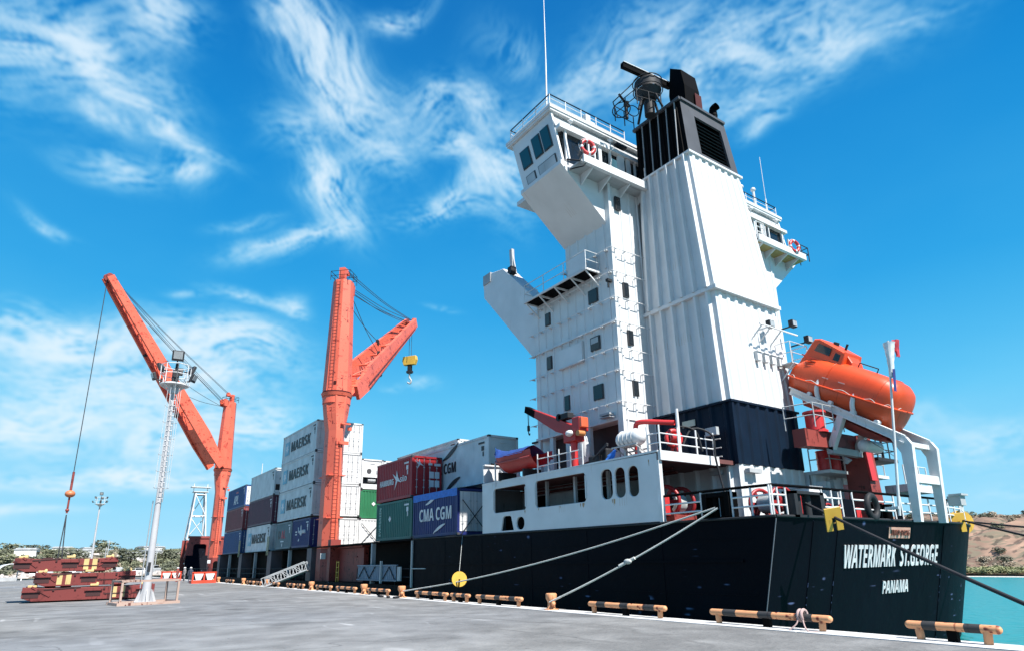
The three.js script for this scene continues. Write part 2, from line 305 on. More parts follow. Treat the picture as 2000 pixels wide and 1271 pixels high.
struct('beach', [surf(120, 4, (u, v) => { const x = -260 + 420 * u; return [x, -2.3 + .75 * v, -103.6 - 1.6 * fbm(x * .05, 1, 1, 2) - 6 * v]; })], M('beach_sand', [.5, .48, .43], .95, { tex: 'fabric' }));
// leaves
function leafCloud(n, rx, ry, rz, s, lumps = 6) {
  const pos = [], cs = []; for (let i = 0; i < lumps; i++) { const a = rnd() * 6.28, r = Math.sqrt(rnd()) * .62; cs.push([Math.cos(a) * r, rr(-.25, .5), Math.sin(a) * r, rr(.32, .55)]); }
  for (let i = 0; i < n; i++) {
    const c = cs[i % lumps], d = V(rnd() - .5, rnd() - .5, rnd() - .5).normalize().multiplyScalar(c[3] * Math.cbrt(rr(.25, 1)));
    const p = V((c[0] + d.x) * rx, (c[1] + d.y * .9 + .45) * ry, (c[2] + d.z) * rz), q = s * rr(.6, 1.4), a = V(rnd() - .5, rnd() - .5, rnd() - .5).normalize(), b = V(rnd() - .5, rnd() - .5, rnd() - .5).cross(a).normalize();
    const e = a.multiplyScalar(q), f = b.multiplyScalar(q * .55);
    for (const w of [p.clone().sub(e), p.clone().add(f), p.clone().add(e), p.clone().sub(e), p.clone().add(e), p.clone().sub(f)]) pos.push(w.x, w.y, w.z);
  }
  const g = new THREE.BufferGeometry(); g.setAttribute('position', new THREE.Float32BufferAttribute(pos, 3)); g.computeVertexNormals(); return g;
}
const leafA = M('leaf_dark', [.10, .11, .075], .9, { tex: null }), leafB = M('leaf_dry', [.32, .27, .2], .9, { tex: null }), leafC = M('leaf_olive', [.17, .18, .11], .85, { tex: null }), barkMat = M('bark', [.14, .11, .085], .9, { tex: null });
const clouds3 = [0, 1, 2].map(() => fix(leafCloud(420, 1, 1, 1, .12)));
{ // far scrub as one mass
  const put = (name, label, list, m, k) => { const im = new THREE.InstancedMesh(clouds3[k], m, list.length), o = new THREE.Object3D(); list.forEach(([x, y, z, s, h], i) => { o.position.set(x, y - .25 * h, z); o.scale.set(s, h, s * 1.1); o.rotation.y = i * 1.7; o.updateMatrix(); im.setMatrixAt(i, o.matrix); }); im.name = numbered(name); im.castShadow = im.receiveShadow = true; scene.add(im); tag(im, label, 'scrub', null, 'stuff'); };
  for (const [k, m, nm] of [[0, leafA, 'dark grey-green scrub over the distant hillside behind the quay'], [1, leafB, 'dry brown scrub patches over the distant hillside behind the quay'], [2, leafC, 'olive low scrub on the distant hillside behind the quay']]) {
    const l = []; for (let i = 0; i < 230; i++) { const x = rr(-400, -165), z = rr(-75, 62); l.push([x, hillY(x, z), z, rr(1.2, 3.6), rr(.9, 2.7)]); } put('hillside_scrub', nm, l, m, k);
  }
  const g = []; for (let i = 0; i < 520; i++) { const x = rr(-120, 30), z = -108.5 - rr(0, 5.5); g.push([x, farY(x, z), z, rr(.8, 1.8), rr(.4, 1.0)]); } put('shore_grass', 'green low growth along the far beach', g, M('leaf_grass', [.26, .27, .14], .9, { tex: null }), 2);
  const s = []; for (let i = 0; i < 260; i++) { const x = rr(-120, 30), z = -114 - rr(0, 62); s.push([x, farY(x, z), z, rr(.7, 2.0), rr(.5, 1.3)]); } put('cliff_scrub', 'small dry scrub scattered over the red cliff beyond the water', s, leafB, 1);
}
const shrubSpots = [[-52, -122, 2.2], [-47, -126, 2.6], [-57, -131, 3.6], [-50, -137, 2.4], [-62, -128, 2.8], [-44, -119, 2.2], [-66, -140, 3.4], [-55, -146, 3.0], [-48, -150, 2.8], [-60, -152, 3.2], [-70, -148, 2.6], [-42, -132, 2.6]];
shrubSpots.forEach(([x, z, s], i) => { const t = thing('shrub', 'dark green shrub growing on the red cliff across the water', 'shrub', 'shrubs on the far cliff', x, farY(x, z) - .1, z, i); obj('stem', [rod(V(0, 0, 0), V(.1, s * .4, 0), .12, 6, .06), rod(V(0, .1, 0), V(-.4, s * .38, .2), .08, 5, .04)], barkMat, t); const c = obj('crown', clouds3[i % 3].clone().scale(s * .62, s * .42, s * .62), i % 3 ? leafA : leafC, t); c.position.y = .05; });
[[-205, 33, 4.4], [-232, 22, 3.4], [-228, 29, 4.0], [-250, 12, 3.6], [-262, 17, 3.0], [-240, -4, 4.2], [-300, 0, 4.6], [-255, -16, 4.0], [-310, -38, 4.4], [-270, -34, 3.8], [-325, 30, 4.4], [-290, 22, 3.6]].forEach(([x, z, s], i) => {
  const t = thing('tree', 'grey-green spreading tree on the far hillside beyond the quay', 'tree', 'trees on the far hillside', x, hillY(x, z) - .1, z, i); obj('trunk', [rod(V(0, 0, 0), V(.1, s * .55, 0), .28, 7, .16), rod(V(0, s * .3, 0), V(s * .3, s * .7, .2), .12, 5, .06), rod(V(0, s * .35, 0), V(-s * .3, s * .65, -.3), .12, 5, .06)], barkMat, t); const c = obj('crown', clouds3[i % 3].clone().scale(s * 1.15, s * .62, s * 1.15), i % 2 ? leafA : leafC, t); c.position.y = s * .42;
});
// far houses on the skyline
[[-318, 14, 7, 3.2], [-330, 3, 9, 3], [-345, -20, 10, 3.4], [-325, -46, 12, 3.6], [-338, 42, 6, 4.4], [-300, -62, 9, 3.2], [-305, 47, 5, 2.6], [-270, 24, 5, 2.4], [-285, 8, 6, 2.4], [-262, -6, 6, 2.2], [-290, -14, 7, 2.6], [-258, 36, 4, 2.2]].forEach(([x, z, w, h], i) => {
  const t = thing('house', ['small white flat-roofed house on the skyline above the spreader frames', 'white long house on the skyline behind the far floodlight mast', 'white low house on the skyline left of the near light mast', 'long white building on the skyline beside the red forecastle', 'tall white house on the left skyline', 'white house on the skyline just left of the forward crane', 'small white shed on the far left skyline', 'low white building among scrub above the left end of the spreader stack', 'low white building among scrub behind the far floodlight mast', 'low white building among scrub right of the spreader stack', 'low white building among scrub just left of the near light mast', 'small white hut among scrub at the far left edge'][i], 'house', null, x, hillY(x, z) - .2, z, .2 * i);
  obj('wall', [bx(6, h, w, 0, h / 2, 0)], whiteTrim, t); obj('roof', [bx(6.5, .25, w + .5, 0, h + .13, 0), bx(5.6, .35, w - .6, 0, h + .4, 0)], paleGrey, t);
  for (let k = -1; k <= 1; k++) obj('window', [bx(.12, .9, .9, 3.03, h * .55, k * w * .28)], glass, t);
});

// ---------------------------------------------------------------- the ship
const SY = -2.35, ST = -23.15;                                  // port and starboard side
const ship = thing('container_ship', 'black-hulled container ship with tall white deckhouse moored stern-on along the quay', 'ship');
const planX = z => z > -15 ? -12.1 - .13 * sstep(-4.5, -2.35, z) : -12.1 - 2.3 * Math.pow((-15 - z) / 8.15, 1.7);
const DK = 3.12;
const rake = y => -.26 * (DK - y);
{
  const geo = [];
  geo.push(surf(40, 8, (u, v) => { const z = SY + (ST - SY) * u, y = -3.2 + (DK + 3.2) * v; return [planX(z) + rake(y), y, z]; }));       // transom
  const side = (z, x0) => surf(30, 8, (u, v) => { const y = -3.2 + (DK + .2 * u + 3.2) * v, xa = x0 + rake(y); return [mix(xa, -38.4, u), y, z]; });
  geo.push(side(SY, planX(SY)), side(ST, planX(ST)));
  geo.push(surf(20, 2, (u, v) => { const z = SY + (ST - SY) * u; return [mix(planX(z), -38.4, v), DK + .2 * v - .01, z]; }));             // poop deck
  const zb = x => 5 * Math.pow(clamp((-122 - x) / 24), 2.2), fl = (x, y) => (1.5 - y) * .12 * clamp((-118 - x) / 20);
  for (const [z0, s] of [[SY, -1], [ST, 1]]) geo.push(surf(40, 6, (u, v) => { const x = mix(-38.4, -147, u), top = .45 + 5.6 * sstep(-129.9, -130.1, x), y = -3.2 + (top + 3.2) * v; return [x, y, z0 + s * (zb(x) + fl(x, y))]; }));
  geo.push(surf(40, 4, (u, v) => { const x = mix(-38.4, -147, u), top = .44 + 5.6 * sstep(-129.9, -130.1, x); return [x, top, mix(SY - zb(x), ST + zb(x), v)]; }));
  geo.push(box2(-38.5, -38.4, .3, 3.3, SY, ST));
  geo.push(surf(8, 8, (u, v) => { const z = mix(SY - 5, ST + 5, u), y = mix(-3.2, 6.05, v); return [-147 - 6 * (1 - (2 * u - 1) ** 2) * (.6 + .4 * v), y, z]; }));
  obj('hull', geo, hullMat, ship);
}
{ // hull welds, rubbing strakes, plate edges
  const g = []; for (const y of [-.35, 1.7]) g.push(box2(-13.6, -38.2, y, y + .09, SY + .002, SY + .06));
  for (const x of [-17.2, -21.5, -25.6, -30.1, -34.2]) obj('plate_seam', [box2(x, x + .035, -2.5, 3.1, SY + .001, SY + .013)], hullMat, ship);
  for (const y of [.62, 2.45]) obj('plate_seam', [box2(-13.2, -38.2, y, y + .03, SY + .001, SY + .012)], hullMat, ship);
  for (const z of [-4.4, -6.0, -14.6]) { const w = obj('plate_seam', [bx(.03, 5.2, .04)], hullMat, ship); w.position.set(planX(z) + rake(.5) + .005, .5, z); w.rotation.z = -Math.atan(.26); }
  obj('rubbing_strake', g, hullMat, ship);
  obj('gunwale', [path([V(planX(SY) + .02, DK + .03, SY + .02), V(-38.4, DK + .23, SY + .02)], .05, 6), path(Array.from({ length: 14 }, (_, i) => { const z = SY + (ST - SY) * i / 13; return V(planX(z) + .02, DK + .03, z); }), .05, 6)], darkGrey, ship);
  obj('draft_seam', [rod(V(planX(SY) + .03, DK - .05, SY + .02), V(planX(SY) + rake(-1) + .03, -1, SY + .02), .018, 6)], M('seam_grey', [.16, .17, .19], .6), ship);
}
{ // lettering on the transom
  const put = (str, w, h, z, y, m, nm) => { const t = obj(nm, text(str, w, h, .03), m, ship); t.rotation.order = 'YXZ'; t.rotation.y = Math.PI / 2; t.rotation.x = Math.atan(.26); t.position.set(planX(-10) + rake(y) + .012, y, z); return t; };
  put('WATERMARK  ST.GEORGE', 7.6, .84, -10.3, 1.42, letterWhite, 'ship_name');
  put('PANAMA', 2.1, .48, -10.62, .42, letterWhite, 'home_port');
  const pl = obj('number_plate', bx(.03, .42, 1.75, 0, 0, 0), M('plate_peach', [.62, .36, .27], .6), ship); pl.position.set(planX(-10) + rake(2.68) + .012, 2.68, -10.6); pl.rotation.z = -Math.atan(.26);
  const n = put('IMO 9126', 1.5, .22, -10.6, 2.58, M('plate_brown', [.16, .05, .03], .6), 'number_lettering'); n.position.x += .03;
}
{ // forward side: stanchions, coaming and side passage under the container bays
  obj('hatch_coaming', [box2(-100.5, -38.5, .46, 3.35, -3.9, -21.6)], black, ship);
  obj('container_deck', [box2(-100.5, -38.4, 3.28, 3.38, SY - .05, ST + .05)], black, ship);
  const wide = M('stanchion_paint', [.085, .07, .085], .55);
  for (const [x, w] of [[-59.6, 1.3], [-73.0, 1.5], [-86.3, 1.5], [-99, 1.4]]) obj('stanchion', [box2(x - w / 2, x + w / 2, .44, 3.3, SY - .05, SY - 1.2)], wide, ship);
  for (const x of [-45.3, -66, -79.4, -92.8]) obj('stanchion', [bx(.22, 2.85, .3, x, 1.87, SY - .2)], greyPaint, ship);
  obj('stanchion', [bx(.14, 2.9, .1, -38.44, 1.8, SY + .06), bx(1.9, .06, .08, -37.5, 1.5, SY + .06)], paleGrey, ship);
  obj('side_rail', [rail([V(-128, .44, SY - .1), V(-61, .44, SY - .1)], 1.05, [.5, 1], 2.2, .03, .03), rail([V(-48, .44, SY - .1), V(-39, .44, SY - .1)], 1.05, [.5, 1], 2.2, .03, .03)], darkGrey, ship);
  obj('mast_house', [box2(-54.8, -49.4, .46, 3.1, -3.5, -8), bx(5.6, .14, 5, -52.1, 3.2, -5.8), box2(-55.6, -54.9, .46, 3.9, -2.7, -3.6), bx(1.1, .06, .12, -51.2, 2.4, -3.46)], redBrown, ship);
  obj('ladder', [rod(V(-52.9, .46, -2.6), V(-52.9, 2.1, -2.6), .04), rod(V(-52.4, .46, -2.6), V(-52.4, 2.1, -2.6), .04), [.8, 1.2, 1.6, 2.0].map(y => rod(V(-52.9, y, -2.6), V(-52.4, y, -2.6), .03))], yellow, ship);
  for (const x of [-73.9, -87.2]) obj('ladder', [[0, .5].map(d => rod(V(x + d, 2.9, SY + .05), V(x + d, 4.9, SY + .05), .05)), [3.3, 3.8, 4.3, 4.8].map(y => rod(V(x, y, SY + .05), V(x + .5, y, SY + .05), .035))], M('ladder_cream', [.5, .46, .28], .6), ship);
}
{ // forecastle seen from aft, with the open mooring recess
  const sh = shapeOf([[1.8, 1.4], [2.5, .3], [9.6, .3], [9.6, 6.85], [.6, 6.85], [0, 3.26]]); sh.holes.push(rrHole(1.35, 3.5, 2.5, 5.75, .4));
  const g = extr(sh, .4).rotateY(Math.PI / 2).translate(-130, 0, -2.45); const f = obj('forecastle', [g, box2(-129.6, -138, .4, 6.8, -12, -22.8), bx(.5, .4, 9.2, -129.7, 6.95, -7.4), box2(-136, -136.2, .4, 6.6, -2.8, -12)], redBrown, ship);
  obj('windlass', [new THREE.CylinderGeometry(.8, .8, 2, 14).rotateX(Math.PI / 2).translate(-131.6, 3.4, -5), bx(1.2, 1.3, .4, -131.6, 3.1, -3.8), bx(1.2, 1.3, .4, -131.6, 3.1, -6.2), bx(3, .2, 4, -131.6, 2.4, -5)], paleGrey, f);
  const m = []; const A = (x, z) => [V(-136 + x * 1.6, 6.6, -4.9 + z * 1.6), V(-136 + x * .8, 15.6, -4.9 + z * .85)];
  const legs = [[-1, -1], [1, -1], [1, 1], [-1, 1]].map(([x, z]) => A(x, z)); legs.forEach(([a, b]) => m.push(rod(a, b, .14, 7)));
  for (let k = 0; k < 4; k++) { const [a, b] = legs[k], [c, d] = legs[(k + 1) % 4]; [0, .5, .95].forEach((t, i) => { m.push(rod(a.clone().lerp(b, t), c.clone().lerp(d, t), .09, 6)); if (i < 2) m.push(rod(a.clone().lerp(b, t), c.clone().lerp(d, t + .45), .08, 6)); }); }
  m.push(bx(2.2, .12, 2.6, -136, 15.7, -4.9), bx(1.8, .12, 3.4, -136, 16.6, -4.9), [-1.2, 1.2].map(z => rod(V(-136, 15.6, -4.9 + z), V(-136, 17.3, -4.9 + z), .07)));
  obj('foremast', m, whiteTrim, ship);
}
// ---- stern deckhouse along the port side
{
  const sh = shapeOf([[-29.95, 3.3], [-17.1, 3.26], [-17.1, 5.9], [-29.95, 6.0]]);
  for (const a of [[-28.8, -25.9, 4.33, 5.63, .14], [-25.06, -21.36, 4.34, 5.66, .16], [-20.36, -19.64, 4.33, 5.63, .3], [-19.5, -18.88, 4.33, 5.61, .28], [-18.72, -18.12, 4.31, 5.58, .28], [-26.75, -26.05, 3.38, 4.02, .3]]) sh.holes.push(rrHole(...a));
  { const p = new THREE.Path(); p.moveTo(-28.15, 3.38); p.lineTo(-26.98, 3.38); p.lineTo(-27.2, 4.08); p.lineTo(-27.35, 4.14); p.lineTo(-27.85, 4.14); p.lineTo(-27.98, 4.05); p.closePath(); sh.holes.push(p); }
  const house = obj('deckhouse', [extr(sh, .07, .012).translate(0, 0, SY - .05)], white, ship);
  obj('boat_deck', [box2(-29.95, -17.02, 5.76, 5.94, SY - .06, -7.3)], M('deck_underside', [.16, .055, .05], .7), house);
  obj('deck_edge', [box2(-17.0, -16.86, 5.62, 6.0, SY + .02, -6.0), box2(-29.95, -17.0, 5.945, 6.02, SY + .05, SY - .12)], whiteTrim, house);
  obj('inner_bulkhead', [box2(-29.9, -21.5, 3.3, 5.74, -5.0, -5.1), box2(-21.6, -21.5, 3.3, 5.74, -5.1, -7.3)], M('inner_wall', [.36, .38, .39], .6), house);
  obj('added_end_wall', [box2(-29.93, -29.85, 3.3, 5.74, SY - .12, -5)], M('inner_grey', [.16, .17, .18], .6), house);  // end wall added to keep daylight out of the side openings
  obj('dark_backing', [box2(-28.3, -25.8, 3.32, 4.2, -2.75, -2.8)], black, house);  // black sheet behind the small lower openings, stands in for shade inside
  for (const [x, w] of [[-27.8, .9], [-24.6, 1.1], [-22.9, 1.2], [-20.2, .8]]) obj('inner_door', [bx(w, 1.9, .08, x, 4.35, -4.93)], x > -22 ? greyPaint : black, house);
  for (const x of [-27.2, -25.5, -23.3, -21.0, -18.4]) obj('pillar', [bx(.14, 2.44, .14, x, 4.52, -3.4)], paleGrey, house);
  obj('pipe_run', [path([V(-29, 5.4, -4.6), V(-18, 5.4, -4.6)], .07), path([V(-29, 5.55, -4.3), V(-18, 5.55, -4.3)], .05)], redDark, house);
  obj('corner_post', [box2(-17.15, -16.97, 3.2, 5.62, SY + .05, SY - .14)], whiteTrim, house);
  obj('breakwater', [slabQuad(V(-29.8, 5.98, SY), V(-29.75, 5.98, -4.8), V(-29.75, 7.0, -4.8), V(-29.9, 7.08, SY), .08), bx(.12, .08, 2.5, -29.8, 7.06, -3.6), extr([[-29.8, 5.98], [-28.6, 5.98], [-29.75, 6.9]], .05).translate(0, 0, -3.4), extr([[-29.8, 5.98], [-28.9, 5.98], [-29.75, 6.9]], .05).translate(0, 0, -4.6)], white, house);
  for (const [x, c, d] of [[-28.83, 4.33, 5.63], [-25.89, 4.33, 5.63], [-25.09, 4.34, 5.66], [-21.33, 4.34, 5.66]]) obj('window_rim', [bx(.06, d - c - .3, .1, x, (c + d) / 2, SY + .02)], whiteTrim, house);
}
{ // rust weeps below the openings
  const stain = (x, y, w, h, k) => { const pts = [[x - w / 2, y], [x + w / 2, y]]; for (let i = 0; i <= 6; i++) pts.push([x + w / 2 - w * i / 6, y - h * (.25 + .75 * hash(i, k, 5)) * Math.sin(Math.PI * (.15 + .7 * i / 6))]); obj('rust_stain', extr(pts, .004).translate(0, 0, SY + .034), M('rust_weep', [.40, .27, .15], .8, { tex: 'fabric' }), ship); };
  [[-21.55, 4.31, .14, .34, 1], [-21.75, 4.31, .06, .2, 2], [-19.58, 4.32, .1, .42, 3], [-19.7, 4.32, .05, .22, 4], [-24.85, 4.32, .08, .16, 5], [-25.98, 4.3, .1, .2, 6], [-17.5, 5.7, .05, .3, 7], [-23.2, 4.3, .06, .14, 8]].forEach(a => stain(...a));
}
// ---- accommodation tower
const tower = obj('accommodation_tower', [
  ribWall(V(-28.2, 8.5, -5), V(-21.4, 8.5, -5), V(-21.4, 16.6, -5), V(-28.2, 16.6, -5), .66, .08, .04, .06),
  ribWall(V(-25.1, 16.6, -5), V(-21.5, 16.6, -5), V(-21.6, 22, -5), V(-25.1, 22, -5), .66, .08, .04, .06),
  ribWall(V(-21.4, 5.95, -5), V(-21.4, 5.95, -20.3), V(-21.5, 22, -20.3), V(-21.5, 22, -5), .66, .08, .04, .06),
  box2(-28.1, -21.5, 8.5, 16.6, -5.02, -20.2), box2(-25.05, -21.6, 16.6, 21.9, -5.02, -20.2), bx(6.9, .12, .14, -24.8, 13.55, -4.95), box2(-28.3, -21.35, 8.42, 8.54, -4.93, -6)], white, ship);
obj('corner_pillar', [box2(-21.62, -21.3, 5.95, 21.9, -4.92, -5.12)], whiteTrim, tower);
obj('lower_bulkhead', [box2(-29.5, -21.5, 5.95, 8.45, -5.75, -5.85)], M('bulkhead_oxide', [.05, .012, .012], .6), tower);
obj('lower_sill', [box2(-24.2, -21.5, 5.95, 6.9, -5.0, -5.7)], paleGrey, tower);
for (const [x, w] of [[-28.1, .18], [-27.0, .3], [-25.6, .35], [-23.95, .3], [-21.6, .3]]) obj('column', [bx(w, 2.5, .2, x, 7.2, -5.1)], whiteTrim, tower);
const winFrame = M('window_frame', [.05, .052, .056], .5);
function towerWin(x, y, w, h, gl = glass) { obj('window_frame', [bx(w + .08, h + .08, .1, x, y, -4.955)], winFrame, tower); obj('window_pane', [bx(w, h, .04, x, y, -4.915)], gl, tower); }
for (const [x, y, w, h] of [[-22.95, 15.4, .62, .68], [-26.88, 15.38, .34, .66], [-22.98, 12.75, .62, .66], [-26.85, 12.72, .32, .68], [-22.95, 10.1, .62, .7], [-25.42, 10.05, .34, .74]]) towerWin(x, y, w, h);
obj('window_blind', [bx(.56, .3, .01, -22.98, 12.9, -4.888)], paleGrey, tower);
for (const [y, z] of [[10.09, -6.03], [12.75, -5.92], [15.38, -5.84], [20.45, -5.68]]) { obj('window_frame', [bx(.1, .8, .38, -21.39, y, z)], winFrame, tower); obj('window_pane', [bx(.04, .74, .32, -21.35, y, z)], glass, tower); }
obj('cargo_hatch', [bx(1.95, 1.05, .12, -24.95, 12.6, -4.9), bx(.06, 1.15, .16, -23.95, 12.6, -4.9), bx(2.05, .05, .16, -24.95, 12.05, -4.9)], white, tower);
{ // horizontal hand rods with brackets round the tower
  for (const y of [9.25, 10.85, 12.02, 13.4, 14.72, 16.15, 17.5]) {
    const xf = y < 16.6 ? -28.5 : -25.3, g = [rod(V(xf, y, -4.72), V(-21.15, y, -4.72), .022, 5), rod(V(-21.15, y, -4.72), V(-21.15, y, -7.2), .022, 5)];
    for (let x = xf + .2; x < -21.2; x += .85) g.push(bx(.05, .05, .3, x, y, -4.85), bx(.2, .04, .14, x, y + .02, -4.86));
    for (let z = -5.1; z > -7.2; z -= .7) g.push(bx(.3, .05, .05, -21.28, y, z));
    obj('hand_rod', g, whiteTrim, tower);
  }
  obj('lamp', [bx(.18, .14, .3, -21.5, 15.7, -4.75), rod(V(-21.5, 15.3, -4.7), V(-21.5, 15.7, -4.7), .05)], darkGrey, tower);
  obj('lamp', [bx(.7, .1, .3, -22.2, 8.75, -4.7), bx(.7, .04, .34, -22.2, 8.6, -4.7)], greyPaint, tower);
}
{ // side platform with open grating
  obj('platform_frame', [bx(5.5, .1, .08, -25.05, 16.5, -3.95), bx(.1, .1, 1.1, -22.3, 16.5, -4.5), bx(.1, .1, 1.1, -27.8, 16.5, -4.5), [-26.4, -25, -23.6].map(x => bx(.08, .1, 1.05, x, 16.48, -4.5)), [-27.7, -26.4, -25, -23.6, -22.4].map(x => bar(V(x, 16.45, -4.0), V(x, 15.7, -5), .06))], whiteTrim, ship);
  obj('platform_grating', [box2(-27.75, -22.35, 16.52, 16.56, -3.98, -4.98)], black, ship);
  obj('platform_rail', rail([V(-27.8, 16.55, -4.95), V(-27.8, 16.55, -3.98), V(-22.35, 16.55, -3.98), V(-22.35, 16.55, -4.95)], 1.05, [.5, 1], 1.8, .022, .025), whiteTrim, ship);
  obj('platform_screen', [box2(-23.8, -22.35, 16.6, 17.55, -3.96, -3.99)], white, ship);
}
{ // forward cantilevered arm
  const a = extr([[-34.0, 20.3], [-33.6, 20.9], [-31.6, 20.55], [-28.2, 17.2], [-28.1, 13.7], [-28.6, 13.6], [-33.9, 19.3]], 1.1, .03).translate(0, 0, -6.2); obj('forward_arm', [a], white, ship);
  obj('arm_head', [bx(.9, .7, 1.3, -33.5, 20.55, -5.65)], greyPaint, ship); obj('arm_lamp', [bx(.4, .5, .4, -30.9, 20.2, -5.3)], darkGrey, ship); obj('arm_mast', [bar(V(-31.2, 20.0, -5.6), V(-31.3, 22.0, -5.6), .28, .2), bar(V(-30.8, 20.0, -5.6), V(-31.2, 21.6, -5.6), .08)], paleGrey, ship);
}
// ---- wheelhouse and bridge wings
const bridge = obj('wheelhouse', [box2(-26.6, -21.9, 21.95, 22.2, -2.7, -22.8), box2(-25.6, -22.6, 22.2, 25.4, -3.2, -22.3)], white, ship);
for (const s of [0, 1]) {
  const Z = z => s ? -25.5 - z : z, pz = (x, y, z) => V(x, y, Z(z)), q = (a, b, c, d) => s ? [b, a, d, c] : [a, b, c, d];
  // tapered support below the wing
  const under = [[-5, 19.15], [-1.95, 21.72], [-1.95, 21.95], [-5, 21.95]].map(([z, y]) => [Z(z), y]);
  obj('wing_support', [extr(under, 3.55).rotateY(-Math.PI / 2).translate(-21.62, 0, 0)], white, bridge);
  const A = pz(-25.3, 21.95, -2.35), B = pz(-21.95, 21.95, -2.35), Cc = pz(-22.55, 25.45, -2.05), Dd = pz(-26.05, 25.45, -2.05);
  obj('wing_end', slabQuad(...q(A, B, Cc, Dd), .12), white, bridge);
  for (const [u0, u1, v0, v1] of [[.13, .38, .40, .76], [.47, .68, .42, .82], [.71, .92, .42, .83], [.14, .38, .08, .26], [.47, .92, .07, .27]]) {
    const n = s ? -.05 : .05, f = (u, v, e) => bil(A, B, Cc, Dd, u, v).add(V(0, 0, n * e)), W = (du, dv, e) => q(f(u0 + du, v0 + dv, e), f(u1 - du, v0 + dv, e), f(u1 - du, v1 - dv, e), f(u0 + du, v1 - dv, e));
    obj('window_frame', slabQuad(...W(0, 0, 1), .08), winFrame, bridge); obj('window_pane', slabQuad(...W(.018, .018, 1.5), .03), v0 < .3 ? paleGrey : M('bridge_glass', [.012, .05, .06], .05, { tex: null }), bridge);
  }
  obj('wing_window', [box2(-22.2, -22.1, 22.4, 24.2, Z(-2.5), Z(-9))], glass, bridge);
  obj('window_beam', [box2(-22.25, -21.8, 24.2, 24.42, Z(-2.15), Z(-8.6)), box2(-20.72, -20.5, 21.42, 21.86, Z(-2.55), Z(-8.0))], whiteTrim, bridge);
  for (const [z, w] of [[-2.65, .12], [-4.3, .1], [-4.75, .1], [-5.15, .24], [-5.95, .14], [-6.8, .5], [-7.4, .3], [-7.95, .1]]) obj('window_post', [bx(.12, 1.85, w, -21.98, 23.3, Z(z))], whiteTrim, bridge);
  obj('window_post', [bar(pz(-21.85, 22.0, -2.3), pz(-22.45, 25.45, -2.1), .14), bar(pz(-21.5, 22.0, -2.45), pz(-21.7, 23.6, -2.4), .1)], whiteTrim, bridge);
  obj('curtained_pane', [box2(-22.09, -22.04, 22.5, 23.9, Z(-6.05), Z(-6.6))], paleGlass, bridge);
  obj('upper_band', slabQuad(...q(pz(-22.1, 24.42, -2.1), pz(-22.1, 24.42, -9.4), pz(-22.55, 25.45, -9.4), pz(-22.5, 25.45, -2.05)), .08), paleGrey, bridge);
  obj('wing_deck', [box2(-22.6, -20.6, 21.46, 21.56, Z(-2.45), Z(-8.0))], s ? M('wing_ochre', [.5, .33, .12], .6) : paleGrey, bridge);
  for (const z of [-3.3, -4.6, -6, -7.4]) obj('deck_bracket', [extr([[0, 0], [.95, .5], [.95, .62], [0, .62]], .06).translate(-21.6, 20.84, Z(z))], whiteTrim, bridge);
  for (const z of [-3.1, -6.1]) obj('wing_lamp', [new THREE.SphereGeometry(.13, 10, 8).translate(-21.95, 25.0, Z(z)), rod(pz(-22.2, 25.2, z), pz(-21.95, 25.0, z), .04), rod(pz(-22.0, 24.9, z), pz(-22.05, 24.4, z), .03)], whiteTrim, bridge);
  obj('wing_light_box', [bx(.3, .12, .8, -22.1, 25.05, Z(-7.0))], darkGrey, bridge);
  obj('wing_rail', rail([pz(-20.6, 21.6, -7.2), pz(-20.6, 21.6, -8.0)], 1.2, [.4, .7, 1], .6, .03, .04), whiteTrim, bridge);
  if (!s) obj('searchlight_bracket', [path([V(-21.4, 21.9, -2.2), V(-20.7, 21.5, -2.4), V(-20.6, 21.9, -2.6), V(-20.7, 22.5, -2.6)], .05), bx(.25, .25, .3, -20.7, 22.6, -2.6), path([V(-21.3, 21.3, -2.3), V(-20.6, 21.2, -2.6), V(-20.7, 21.6, -2.9)], .035)], darkGrey, bridge);
  if (s) { obj('wing_rail', rail([pz(-20.6, 21.5, -2.9), pz(-20.6, 21.5, -2.0), pz(-22.6, 21.5, -1.9)], 1.05, [.5, 1], .6, .03, .03), darkGrey, bridge); for (const [z, h] of [[-5.6, 1.6], [-4.1, 1.9]]) obj('vent_mast', [rod(pz(-22.8, 25.7, z), pz(-22.8, 25.7 + h, z), .09, 8), new THREE.SphereGeometry(.18, 10, 8).translate(-22.8, 25.75 + h, Z(z))], whiteTrim, bridge); obj('whip_aerial', [rod(pz(-22.8, 25.7, -2.6), pz(-22.8, 27.4, -2.6), .05), rod(pz(-22.8, 27.4, -2.6), pz(-22.8, 31, -2.6), .022)], whiteTrim, bridge); }
}
obj('roof', [box2(-26.4, -22.25, 25.48, 25.74, -1.9, -23.6), box2(-26.45, -22.2, 25.62, 25.8, -1.85, -23.65)], whiteTrim, bridge);
obj('roof_rail', rail([V(-26.2, 25.8, -12), V(-26.2, 25.8, -2.05), V(-22.45, 25.8, -2.05), V(-22.45, 25.8, -7.8)], .85, [.35, .7], 1.25, .02, .03), whiteTrim, bridge);
obj('roof_rail', rail([V(-22.45, 25.8, -15), V(-22.45, 25.8, -23.4), V(-26.2, 25.8, -23.4)], .85, [.35, .7], 1.25, .02, .03), whiteTrim, bridge);
obj('roof_handrail', [path([V(-26.2, 26.65, -12), V(-26.2, 26.65, -2.05), V(-22.45, 26.65, -2.05), V(-22.45, 26.65, -7.8)], .035), path([V(-22.45, 26.65, -15), V(-22.45, 26.65, -23.4), V(-26.2, 26.65, -23.4)], .035)], navy, bridge);
obj('roof_box', [bx(.3, .5, .35, -22.5, 26.2, -4.8), bx(.2, .2, .3, -22.45, 26.0, -5.15)], whiteTrim, bridge);
